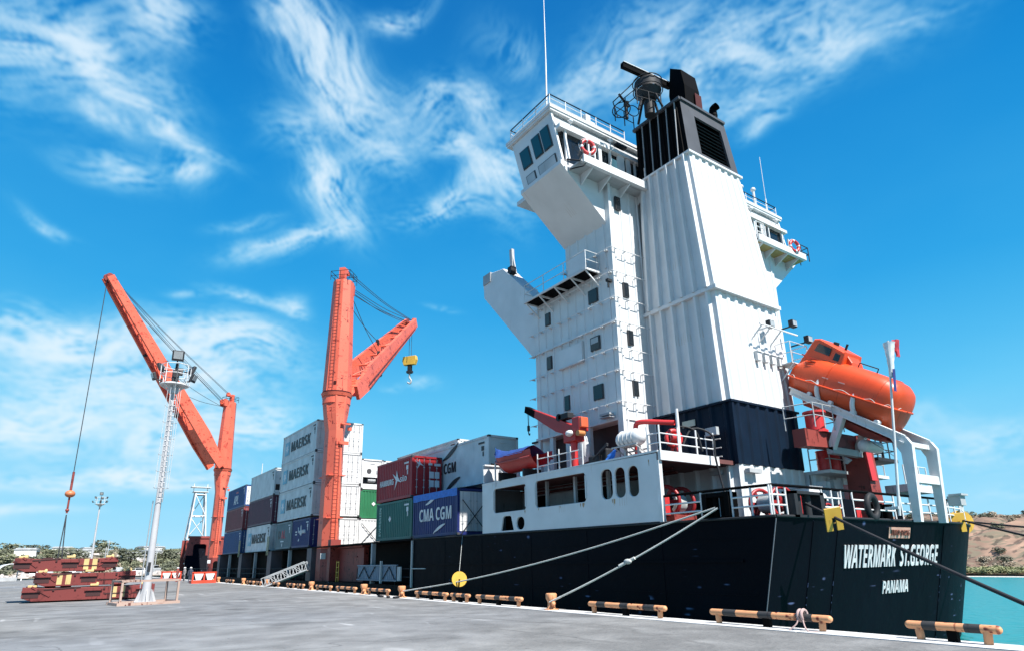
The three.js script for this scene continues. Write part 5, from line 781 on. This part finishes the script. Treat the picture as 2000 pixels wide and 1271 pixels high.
  obj('boat_deck_rail', rail([V(-17.6, BD, SY - .1), V(-17.0, BD, SY - .15), V(-17.0, BD, -5.9)], 1.1, [.35, .7], 1.25, .03, .04), whiteTrim, ship);
  obj('boat_deck_post', [rod(V(-28.6, BD - .2, SY + .05), V(-28.6, BD + 1.0, SY + .05), .05)], whiteTrim, ship); obj('boat_deck_post', [rod(V(-17.0, BD, -3.7), V(-17.0, BD + 1.9, -3.7), .07)], whiteTrim, ship);
}
// lifebuoys
function buoy(label, x, y, z, ry) { const t = thing('lifebuoy', label, 'lifebuoy', 'lifebuoys', x, y, z, ry); t.scale.setScalar(1.3); obj('ring', [new THREE.TorusGeometry(.29, .085, 10, 24)], redBright, t); for (let k = 0; k < 4; k++) obj('white_band', [new THREE.TorusGeometry(.29, .09, 10, 5, .3).rotateZ(k * 1.571)], letterWhite, t); obj('grab_line', [new THREE.TorusGeometry(.4, .012, 5, 20)], letterWhite, t); }
buoy('red and white lifebuoy on the port bridge wing', -20.6, 22.45, -2.95, 1.35); buoy('red lifebuoy at the end of the starboard bridge wing', -20.5, 22.1, -21.6, 1.35);
// rescue light beside the port lifebuoy
// ---------------------------------------------------------------- mooring lines and rat guards
function line(label, a, b, sag, r, m, grp) { const mid = a.clone().lerp(b, .5).add(V(0, -sag, 0)), q1 = a.clone().lerp(b, .25).add(V(0, -sag * .75, 0)), q3 = a.clone().lerp(b, .75).add(V(0, -sag * .75, 0)); return tag(obj('mooring_line', [curve([a, q1, mid, q3, b], r, 40, 7)], m), label, 'rope', grp); }
const chockP = V(-14.4, 3.55, SY + .05);
line('pale mooring line from the port chock to the nearer of its two bollards', chockP, V(-20.55, .34, .42), .12, .035, ropeMat, 'pale mooring lines');
line('second pale strand of the mooring line made fast at the lone thick bollard', V(-17.6, 1.75, -.85), V(-20.6, .3, .55), .03, .032, ropeMat, 'pale mooring lines');
line('long pale mooring line passing the round yellow rat guard', chockP.clone().add(V(-.1, .02, 0)), V(-34.1, .34, .42), .35, .035, ropeMat, 'pale mooring lines');
tag(obj('line_splice', [new THREE.SphereGeometry(.1, 8, 6).scale(2, 1, 1).translate(-17.55, 1.78, -.83), rod(V(-17.3, 1.9, -.95), V(-17.9, 1.62, -.72), .06)], ropeMat), 'knotted splice in the pale mooring line above the kerb rail', 'splice');
line('dark mooring line slanting down across the ship name', V(-12.2, 3.6, -4.2), V(-4.1, .34, .42), .06, .05, darkRope, 'dark mooring lines');
line('dark mooring line leaving the starboard quarter through the square yellow guard', V(planX(-17.1), 3.3, -17.1), V(4.5, .6, .5), .5, .045, darkRope, 'dark mooring lines');
line('uppermost dark mooring line leaving the round yellow disc at the far quarter', V(planX(-22.6), 3.45, -22.6), V(9.5, 1.3, .5), .4, .045, darkRope, 'dark mooring lines');
function disc(label, x, y, z, dirv, r, sq) {
  const t = thing('rat_guard', label, 'rat guard', 'yellow rat guards', x, y, z); t.quaternion.setFromUnitVectors(V(0, 0, 1), dirv.clone().normalize());
  const s = new THREE.Shape();
  if (sq) { s.moveTo(-r * .72, r); s.lineTo(r * .72, r); s.lineTo(r * .72, -r); s.lineTo(r * .2, -r); s.lineTo(.07, 0.05); s.lineTo(-.07, .05); s.lineTo(-r * .2, -r); s.lineTo(-r * .72, -r); s.closePath(); }
  else { s.absarc(0, 0, r, -Math.PI / 2 + .12, 1.5 * Math.PI - .12); s.lineTo(-.05, 0); s.lineTo(.05, 0); s.closePath(); }
  obj('plate', [extr(s, .03, .008)], yellow, t); obj('hub', [new THREE.TorusGeometry(.13, .03, 6, 14)], M('hub_ochre', [.4, .2, .03], .6), t);
}
disc('round yellow rat guard hung on the long pale line against the black hull', -29.2, 1.02, -.42, V(.9, .15, .45), .38, false);
tag(obj('guard_lanyard', [rod(V(-29.2, 1.4, -.42), V(-32.1, 3.3, SY + .03), .012, 5)], ropeMat), 'thin lanyard holding the round rat guard from the deck edge', 'lanyard');
disc('square slotted yellow rat guard on the dark line at the port quarter', -10.9, 2.98, -3.42, V(.72, -.25, .52), .36, true);
disc('square yellow rat guard at the starboard quarter', -12.4, 3.2, -16.85, V(.75, -.1, .6), .42, true);
disc('round yellow disc rat guard at the far starboard quarter', -14.2, 3.4, -22.1, V(.7, 0, .62), .62, false);
// ship gangway and accommodation ladder
function ladderTruss(t, L, h, w) {
  obj('walkway', [bx(L, .06, w, 0, .03, 0), Array.from({ length: 14 }, (_, i) => bx(.05, .05, w, -L / 2 + (i + .5) * L / 14, .08, 0))], M('gangway_plank', [.32, .29, .28], .7), t);
  for (const s of [-1, 1]) { const z = s * w / 2, n = 7, g = [bar(V(-L / 2, .1, z), V(L / 2, .1, z), .09), bar(V(-L / 2, h, z), V(L / 2, h, z), .07)]; for (let i = 0; i <= n; i++) { const x = -L / 2 + L * i / n; g.push(bar(V(x, .1, z), V(x, h, z), .05)); if (i < n) g.push(i % 2 ? bar(V(x, h, z), V(x + L / n, .1, z), .04) : bar(V(x, .1, z), V(x + L / n, h, z), .04)); } obj('side_truss', g, paleGrey, t); }
}
{
  const t = thing('gangway', 'grey lattice gangway sloping from the quay up to the ship side', 'gangway', null, -60.2, .62, -.75); t.rotation.order = 'YXZ'; t.rotation.y = .95; t.rotation.z = .36; ladderTruss(t, 4.0, .85, .8);
  const s = thing('accommodation_ladder', 'blue-grey accommodation ladder stowed along the black ship side', 'ladder', null, -43.9, .72, SY + .08);
  obj('ladder_panel', [ribWall(V(-3.5, .05, 0), V(3.2, .05, 0), V(3.2, .98, 0), V(-3.5, .98, 0), .3, .06, .03, .03), bx(6.9, .08, .14, -.1, 1.0, 0), bx(6.9, .08, .14, -.1, 0, 0)], M('ladder_blue', [.17, .24, .32], .5), s);
  obj('ladder_brace', [[-3.2, -2.2, 1], [-2.2, -1.2, -1], [-1.2, -.2, 1], [1.2, 2.2, 1], [2.2, 3.1, -1]].map(([a, b, k]) => bar(V(a, k > 0 ? .1 : .9, .07), V(b, k > 0 ? .9 : .1, .07), .05)), darkGrey, s);
  obj('davit_post', [bx(.16, 1.5, .14, .95, .55, .1)], paleGrey, s); obj('ladder_end', [bx(.5, .9, .1, 3.7, .45, 0)], paleGrey, s);
}
// ---------------------------------------------------------------- quay furniture
const ZR = .35;
function kerbRail(label, x0, x1) {
  const L = x1 - x0, t = thing('kerb_rail', label, 'kerb rail', 'striped kerb rails along the quay edge', (x0 + x1) / 2, 0, ZR), r = .09, h = .32;
  obj('rail_pipe', [new THREE.CapsuleGeometry(r, L - 2 * r, 5, 14).rotateZ(Math.PI / 2).translate(0, h, 0)], railOrange, t);
  for (const s of [-1, 1]) obj('leg', [rod(V(s * (L / 2 - .28), h - .03, 0), V(s * (L / 2 - .3), 0, 0), .085, 10)], railOrange, t);
  obj('leg', [bx(.2, .3, .14, 0, .15, -.02)], black, t);
  const n = Math.max(2, Math.round(L / 1.25)); for (let i = 0; i < n; i++) obj('black_band', [new THREE.CylinderGeometry(r + .006, r + .006, L * (.30 + .1 * hash(i, Math.round(x0 * 7), 3)) / n, 14, 1, true).rotateZ(Math.PI / 2).translate(-L / 2 + L * (i + .62) / (n + .25), h, 0)], M('band_black', [.035, .034, .034], .7, { tex: 'rust' }), t);
}
const RAILS = [[-7.56, -5.65, 'nearest, at the ship stern corner'], [-13.07, -9.29, 'under the stern corner, with rope remains'], [-18.52, -14.77, 'right of the thick bollard with two ropes'], [-26.34, -22.65, 'left of the thick bollard with two ropes'], [-28.73, -26.89, 'short one below the round rat guard'], [-32.58, -28.99, 'right of the bollard holding the long line'], [-39.2, -35.87, 'between two bollards below the stowed ladder'], [-44.6, -40.97, 'below the left end of the stowed ladder'], [-48.9, -45.52, 'at the foot of the aft crane'], [-53.5, -51.68, 'just right of the gangway foot'], [-56.3, -54.18, 'beside the gangway foot'], [-61.4, -58.56, 'behind the gangway foot'], [-66.36, -64.48, 'below the deep blue container'], [-69.99, -67.13, 'below the slate container'], [-79.69, -75.88, 'below the weathered pale container'], [-90, -86.6, 'farthest, toward the forward crane']];
for (const [a, b, w] of RAILS) kerbRail(`black-banded orange pipe kerb rail, ${w}`, a, b);
function bollard(label, x, s = 1) {
  const t = thing('bollard', label, 'bollard', 'orange bollards along the quay edge', x, 0, ZR + .05); t.scale.setScalar(s);
  obj('post', [new THREE.LatheGeometry([[.0, 0], [.3, 0], [.3, .05], [.2, .1], [.17, .3], [.2, .42], [.26, .5], [.27, .72], [.22, .76], [0, .77]].map(p => new THREE.Vector2(...p)), 18)], railOrange, t);
  obj('horn', [rod(V(0, .38, 0), V(.3, .3, .12), .08, 10), new THREE.SphereGeometry(.11, 10, 8).translate(.31, .3, .12)], railOrange, t); obj('base_plate', [new THREE.CylinderGeometry(.36, .36, .05, 16).translate(0, .025, 0)], railOrange, t);
}
[[-20.66, 'thick orange bollard holding two pale ropes below the stern deckhouse'], [-34.17, 'orange bollard where the long pale mooring line ends'], [-39.62, 'orange bollard below the right end of the stowed ladder'], [-49.83, 'orange bollard at the aft crane foot'], [-62.34, 'orange bollard behind the gangway'], [-71.28, 'orange bollard below the weathered pale container'], [-83.55, 'farthest orange bollard, below the plain blue container'], [-4.1, 'orange bollard at the right end of the quay edge holding the dark lines']].forEach(([x, l]) => bollard(l, x, .82));
tag(obj('rope_tangle', [curve([V(-10.1, .5, ZR), V(-10.0, .2, ZR + .15), V(-9.8, .02, ZR + .3), V(-9.6, .015, ZR + .2)], .02, 12, 5), curve([V(-10.2, .48, ZR + .05), V(-10.15, .2, ZR + .2), V(-10.3, .02, ZR + .35)], .02, 12, 5), new THREE.TorusGeometry(.13, .045, 7, 14).rotateY(Math.PI / 2).translate(-10.15, .37, ZR), new THREE.TorusGeometry(.13, .045, 7, 14).rotateY(Math.PI / 2).translate(-10.05, .38, ZR)], M('rope_pinkish', [.42, .3, .28], .9, { tex: 'fabric' })), 'frayed rope tied round the kerb rail at the stern corner', 'rope');
for (const [i, [x, z, w]] of [[-35.9, .95, .35], [-35.4, 1.05, .2], [-33.6, 1.0, .4], [-34.4, 1.1, .25]].entries()) { const t = thing('timber_block', 'small dark timber offcut lying by the bollard of the long line', 'timber', 'dark timber offcuts', x, .012, z, i); obj('offcut', [rbx(w, .1, .16, 0, .05, 0, .02)], darkGrey, t); obj('offcut_end', [bx(.02, .08, .14, w / 2, .05, 0)], M('offcut_end', [.12, .09, .07], .8), t); }

// ---------------------------------------------------------------- light masts
function lightMast(label, x, z, H, s, full) {
  const t = thing('light_mast', label, 'light mast', 'floodlight masts', x, 0, z);
  obj('pole', [rod(V(0, .1, 0), V(0, H, 0), .2 * s, 12, .1 * s)], M('mast_grey', [.5, .51, .53], .5), t);
  obj('mast_foot', [rod(V(0, .06, 0), V(0, 1.3, 0), .25 * s, 12, .21 * s), new THREE.CylinderGeometry(.55 * s, .55 * s, .1, 16).translate(0, .05, 0), [0, 1, 2, 3, 4, 5, 6, 7].map(k => extr([[.28 * s, .1], [.52 * s, .1], [.3 * s, .75]], .03).translate(0, 0, -.015).rotateY(k * Math.PI / 4))], M('mast_grey', [.5, .51, .53], .5), t);
  const pl = obj('lamp_platform', [new THREE.CylinderGeometry(.8 * s, .8 * s, .08, 10).translate(0, H, 0), new THREE.CylinderGeometry(.3 * s, .25 * s, .5, 10).translate(0, H - .25, 0), [0, 1, 2, 3, 4, 5].map(k => bar(V(.25 * s * Math.cos(k), H - .35, .25 * s * Math.sin(k)), V(.75 * s * Math.cos(k), H, .75 * s * Math.sin(k)), .06))], whiteTrim, t);
  obj('platform_rail', rail(Array.from({ length: 9 }, (_, i) => V(.8 * s * Math.cos(i * Math.PI / 4), H + .05, .8 * s * Math.sin(i * Math.PI / 4))), 1.15 * s, [.5, 1], .8, .025, .025), whiteTrim, pl);
  obj('control_cabinet', [rbx(.4, .8, .35, 0, H + .5, 0, .03), rod(V(0, H, 0), V(0, H + 1.35 * s, 0), .07)], darkGrey, pl);
  const lamp = (a, r, y, k) => { const g = new THREE.Group(); g.name = 'floodlight'; g.position.set(r * Math.cos(a) * s, H + y * s, r * Math.sin(a) * s); g.rotation.order = 'YXZ'; g.rotation.set(0, -a, -.35); t.add(g); obj('lamp_housing', [rbx(.22 * k, .6 * k, .62 * k, 0, .0, 0, .03), bar(V(-.1, -.3 * k, 0), V(-.35, -.45 * k, 0), .07)], M('lamp_black', [.03, .03, .034], .5), g); obj('lamp_lens', [bx(.02, .42 * k, .46 * k, .12 * k, .05, 0)], lampGlass, g); };
  const face = .16;
  lamp(face - .05, .35, 1.75, 1.05); lamp(face + 1.25, 1.15, .35, .72); lamp(face - 1.1, 1.1, .4, .78); lamp(2.2, .95, 1.15, .8); lamp(-1.9, .95, 1.15, .8); lamp(3.4, .9, 1.1, .8);
  if (full) {
    const g = [], n = Math.floor((H - 6.3) / .3); for (let i = 0; i < n; i++) g.push(rod(V(.32, 5.6 + i * .3, -.16), V(.32, 5.6 + i * .3, .16), .018, 5)); obj('ladder', [rod(V(.32, 5.4, -.16), V(.30, H, -.16), .025), rod(V(.32, 5.4, .16), V(.30, H, .16), .025), g], steel, t);
    for (let y = 6.2; y < H - .4; y += .95) obj('cage_hoop', [new THREE.TorusGeometry(.36, .018, 5, 14, Math.PI).rotateX(Math.PI / 2).rotateY(-Math.PI / 2).translate(.32, y, 0).rotateY(Math.PI)].map(q => q.rotateY(Math.PI)), whiteTrim, t);
    obj('cage_bar', [-1.3, -.65, 0, .65, 1.3].map(a => rod(V(.32 + .36 * Math.cos(a), 6.2, .36 * Math.sin(a)), V(.32 + .36 * Math.cos(a), H - .3, .36 * Math.sin(a)), .012, 4)), whiteTrim, t);
    obj('cable_conduit', [rod(V(-.1, .8, .3), V(-.06, 5.5, .26), .03)], steel, t); obj('inspection_door', [bx(.04, .5, .14, .3, 1.9, .05)], darkGrey, t);
  }
}
lightMast('tall pale grey floodlight mast with caged ladder standing on the quay', -41.2, 12.3, 12.3, 1, true);
lightMast('distant floodlight mast behind the spreader frames', -165, 10.0, 15.2, 1.25, false);
{ // guard frame
  const t = thing('mast_guard', 'low pinkish pipe guard frame round the foot of the near light mast', 'guard frame', null, -40.7, 0, 12.42, .15), a = 1.0, b = 1.35, h = 1.2, m = M('guard_peach', [.46, .33, .27], .6, { tex: 'rust' });
  for (const [i, j] of [[-1, -1], [-1, 1], [1, -1], [1, 1]]) obj('post', [bx(.1, h, .1, i * a, h / 2, j * b)], m, t);
  for (const j of [-1, 1]) obj('rail', [bx(2 * a, .1, .1, 0, h, j * b)], m, t); for (const i of [-1, 1]) { obj('rail', [bx(.1, .1, 2 * b + .1, i * a, h + .002, 0)], m, t); }
  obj('kerb', [bx(.14, .14, 2 * b + .3, a + .03, .07, 0), bx(.14, .14, 2 * b + .3, -a - .03, .07, 0), bx(2 * a - .1, .14, .14, 0, .07, b + .06), bx(2 * a - .1, .14, .14, 0, .07, -b - .06)], m, t);
}
// ---------------------------------------------------------------- spreader frames
const sprRed = M('spreader_red', [.185, .03, .026], .55, { tex: 'rust' }), sprDark = M('spreader_dark', [.05, .012, .012], .6), cream = M('marker_cream', [.62, .46, .2], .55);
function spreader(label, x, y, z, ry, L, flip) {
  const t = thing('container_spreader', label, 'spreader', 'stacked spreader frames', x, y, z, ry), h = .76, W = 2.2;
  const beam = s => extr([[-L / 2, .2], [-L / 2 + .5, 0], [L / 2 - .5, 0], [L / 2, .25], [L / 2, h], [L / 2 - 1.2, h - .08], [-L / 2 + 1.2, h - .08], [-L / 2, h]], .28, .02).translate(0, 0, s * (W / 2) - .14);
  obj('side_beam', beam(1), sprRed, t); obj('side_beam', beam(-1), sprRed, t);
  obj('end_beam', [bx(.35, .5, W - .1, -L / 2 + .2, h / 2, 0)], sprRed, t); obj('end_beam', [bx(.35, .5, W - .1, L / 2 - .2, h / 2, 0)], sprRed, t); obj('dark_gap_fill', [bx(L * .9, .3, W - .7, 0, .2, 0), bx(.5, .25, W - .5, -L * .2, h - .1, 0)], sprDark, t);  // dark centre body enlarged to fill the gaps, its colour standing for shade
  for (const k of [0, .55]) obj('cream_stripe', [bx(.26, h - .14, .03, (flip ? -1 : 1) * (L * .18 + k * .8), h / 2, W / 2 + .15)], cream, t);
  for (const k of [-.46, .02, .44]) { obj('pocket', [bx(.75, .28, .06, k * L * .95, h * .42, W / 2 + .15)], sprDark, t); obj('pocket_lip', [bx(.9, .1, .18, k * L * .95, h * .72, W / 2 + .18)], sprRed, t); obj('lifting_lug', [rbx(.45, .14, .3, k * L * .95, h + .06, W / 2 - .05, .04), new THREE.SphereGeometry(.09, 8, 6).translate(k * L * .95 + .15, h + .13, W / 2 - .05)], cream, t); }
  for (const i of [-1, 1]) obj('flipper', [bar(V(i * L * .3, .25, W / 2 + .17), V(i * L * .44, .8, W / 2 + .17), .1, .06)], sprRed, t);
  obj('edge_detail', [bar(V(-L * .35, .62, W / 2 + .17), V(-L * .08, .72, W / 2 + .17), .07, .04), bar(V(L * .1, .3, W / 2 + .17), V(L * .42, .3, W / 2 + .17), .05, .04), [.3, .1, -.12, -.28].map(k => bx(.1, .12, .08, k * L, h * .8, W / 2 + .18))], sprDark, t);
  obj('foot', [bx(.5, .1, W, -L * .34, -.045, 0)], black, t); obj('foot', [bx(.5, .1, W, L * .34, -.045, 0)], black, t);
}
spreader('bottom red spreader frame on the quay, the longest of the three', -48.8, .1, 14.5, Math.PI / 2 - .05, 6.7, false);
spreader('middle red spreader frame with cream stripes at its left', -49.0, .92, 14.9, Math.PI / 2 + .02, 5.1, true);
spreader('topmost red spreader frame of the stack', -49.2, 1.76, 16.0, Math.PI / 2 + .06, 5.1, false);
// ---------------------------------------------------------------- orange base frames and workers by the forward crane
const frameRed = M('frame_orange_red', [.72, .07, .03], .5);
for (const [x, z, l, w] of [[-83.6, 2.1, 'orange red trestle base with white gussets at the quay near the forward crane', 2.6], [-104.5, 2.7, 'orange red trestle base with white gussets farther along the quay', 2.6]]) {
  const t = thing('trestle_base', l, 'trestle', 'orange red trestles', x, 0, z); obj('base_frame', [bx(1.8, .3, w, 0, .15, 0), bx(.2, .2, w, .7, 1.15, 0)], frameRed, t);
  for (const k of [-1, 0, 1]) obj('upright', [bx(.2, .9, .16, .7, .7, k * w * .46)], frameRed, t); for (const k of [-.5, .5]) obj('gusset', [extr([[-.5, 1.05], [.5, 1.05], [.25, .35], [-.25, .35]], .06).rotateY(Math.PI / 2).translate(.78, 0, k * w * .46)], whiteTrim, t);
}
const bodyGeo = (() => { const b = [[V(0, .98, 0), V(0, 1.38, 0), .15, .19], [V(0, 1.4, 0), V(0, 1.5, 0), .09, .07], [V(0, 1.62, .01), V(0, 1.68, .01), .1, .1]]; for (const s of [-1, 1]) b.push([V(s * .09, .95, 0), V(s * .11, .5, .02 * s), .1, .075], [V(s * .11, .5, .02 * s), V(s * .12, .09, -.02), .07, .05], [V(s * .12, .06, 0), V(s * .12, .04, .14), .05, .04], [V(s * .2, 1.4, 0), V(s * .27, 1.12, .02), .065, .05], [V(s * .27, 1.12, .02), V(s * .25, .87, .12), .05, .035], [V(s * .25, .85, .13), V(s * .25, .78, .16), .04, .03]); return sdfMesh(56, 1.0, [0, .9, 0], b, .05); })();
const suits = [M('overall_dark', [.05, .06, .09], .8, { tex: 'fabric' }), M('overall_grey', [.22, .2, .2], .8, { tex: 'fabric' }), M('overall_red', [.25, .06, .05], .8, { tex: 'fabric' })];
[[-88.4, 2.7, 'person in dark overalls and white helmet beside the orange trestle', 0], [-91.2, 2.95, 'person in grey overalls and white helmet standing left of the other worker', 1], [-93.5, 3.4, 'person in red overalls and white helmet, leftmost of the three workers', 2]].forEach(([x, z, l, k]) => { const t = thing('person', l, 'person', 'workers on the quay', x, 0, z, 1.2 - k * .8); obj('body', bodyGeo.clone(), suits[k], t); obj('helmet', [new THREE.SphereGeometry(.135, 14, 8, 0, 6.3, 0, 1.65).scale(1, .9, 1.15).translate(0, 1.69, .01), new THREE.CylinderGeometry(.15, .16, .015, 14).translate(0, 1.685, .04)], whiteTrim, t); });
// ---------------------------------------------------------------- yard edge at the left
{
  const t = thing('arched_shelter', 'pale arched canopy shelter at the far left edge of the quay', 'shelter', null, -141, 0, 22.6, .25);
  obj('canopy', [surf(12, 2, (u, v) => { const a = Math.PI * u; return [mix(-1.6, 1.6, v), 1.5 + 1.3 * Math.sin(a), 1.7 * Math.cos(a)]; })], M('canopy_grey', [.5, .55, .57], .7), t);
  for (const [i, k] of [[-1, -1], [-1, 1], [1, -1], [1, 1]]) obj('post', [bx(.16, 1.6, .16, i * 1.5, .8, k * 1.65)], whiteTrim, t); obj('arch_rim', [curve(Array.from({ length: 9 }, (_, i) => V(1.62, 1.5 + 1.3 * Math.sin(i * Math.PI / 8), 1.7 * Math.cos(i * Math.PI / 8))), .08, 20, 6)], whiteTrim, t); obj('bench', [bx(1.6, .6, 2.4, 0, .3, 0)], paleGrey, t);
}
const rockMat = M('rock_pale', [.42, .38, .35], .95, { tex: 'fabric' });
const rockGeo = [0, 1, 2].map(k => { const g = new THREE.IcosahedronGeometry(1, 2), p = g.attributes.position; for (let i = 0; i < p.count; i++) { const v = V(p.getX(i), p.getY(i), p.getZ(i)), d = 1 + .45 * P.noise(v.x * 1.6 + k * 9, v.y * 1.6, v.z * 1.6); p.setXYZ(i, v.x * d, v.y * d * .7, v.z * d); } g.computeVertexNormals(); return fix(g); });
{ const im = new THREE.InstancedMesh(rockGeo[1], rockMat, 380), o = new THREE.Object3D(); for (let i = 0; i < 380; i++) { const x = rr(-390, -180), z = rr(-75, 62); o.position.set(x, hillY(x, z) + .1, z); const s = rr(.5, 2.2); o.scale.set(s, s * .7, s * 1.3); o.rotation.set(0, rnd() * 6, 0); o.updateMatrix(); im.setMatrixAt(i, o.matrix); } im.name = 'hillside_boulders'; im.castShadow = im.receiveShadow = true; scene.add(im); tag(im, 'pale boulders and bare rock over the distant hillside', 'boulders', null, 'stuff'); }
{ const im = new THREE.InstancedMesh(rockGeo[0], rockMat, 220), o = new THREE.Object3D(); for (let i = 0; i < 220; i++) { const x = rr(-176, -151), z = rr(-12, 34); o.position.set(x, .15, z); o.scale.setScalar(rr(.25, .95)); o.rotation.set(rnd() * 6, rnd() * 6, 0); o.updateMatrix(); im.setMatrixAt(i, o.matrix); } im.name = 'rubble_bank'; im.castShadow = im.receiveShadow = true; scene.add(im); tag(im, 'pale rubble bank along the far end of the quay', 'rubble', null, 'stuff'); }
[[-172, 17.5, 1.4, 2.6], [-168, 12.6, 1.2, 3], [-170, 4.5, 1.5, 2.4], [-166, .5, 1.3, 3.2], [-175, -3, 1.8, 3.4], [-160, 19.6, 1.0, 2.2]].forEach(([x, z, h, w], i) => { const t = thing('parked_vehicle', ['white van parked beyond the quay right of the arched shelter', 'white car parked beyond the middle spreader', 'pale van parked beyond the quay behind the near light mast', 'white car parked beyond the quay left of the workers', 'pale truck parked behind the workers', 'white small car beside the arched shelter'][i], 'vehicle', 'vehicles beyond the quay', x, .3, z, i); obj('body', [rbx(1.7, h * .6, w, 0, h * .45, 0, .15), rbx(1.5, h * .5, w * .6, 0, h * .85, -.1, .2)], i % 2 ? whiteTrim : paleGrey, t); obj('window', [bx(1.56, h * .28, w * .5, 0, h * .92, -.1)], glass, t); for (const [a, b] of [[-1, -1], [1, -1], [-1, 1], [1, 1]]) obj('wheel', [new THREE.CylinderGeometry(.3, .3, .2, 12).rotateZ(Math.PI / 2).translate(a * .78, .1, b * w * .32)], black, t); });
[[-200, 5.2, 9], [-190, 6.2, 7], [-230, -9.5, 8]].forEach(([x, z, h], i) => { const t = thing('utility_pole', ['thin pale utility pole right of the spreader stack', 'short utility pole beside the thin one right of the spreaders', 'utility pole behind the workers'][i], 'pole', 'utility poles', x, hillY(x, z) - .3, z); obj('pole', [rod(V(0, 0, 0), V(0, h, 0), .14, 8, .09)], paleGrey, t); obj('crossarm', [bx(.12, .12, 1.4, 0, h - .5, 0)], paleGrey, t); });
{ const t = thing('radio_mast', 'white slender mast rising behind the foremost containers', 'mast', null, -109, .44, -9.5); obj('tube', [rod(V(0, 0, 0), V(0, 15.5, 0), .3, 10, .2), rod(V(0, 15.5, 0), V(0, 17.6, 0), .06)], whiteTrim, t); obj('crosstree', [bx(.2, .2, 1.2, 0, 14.6, 0)], whiteTrim, t); }
renderer.render(scene, camera);
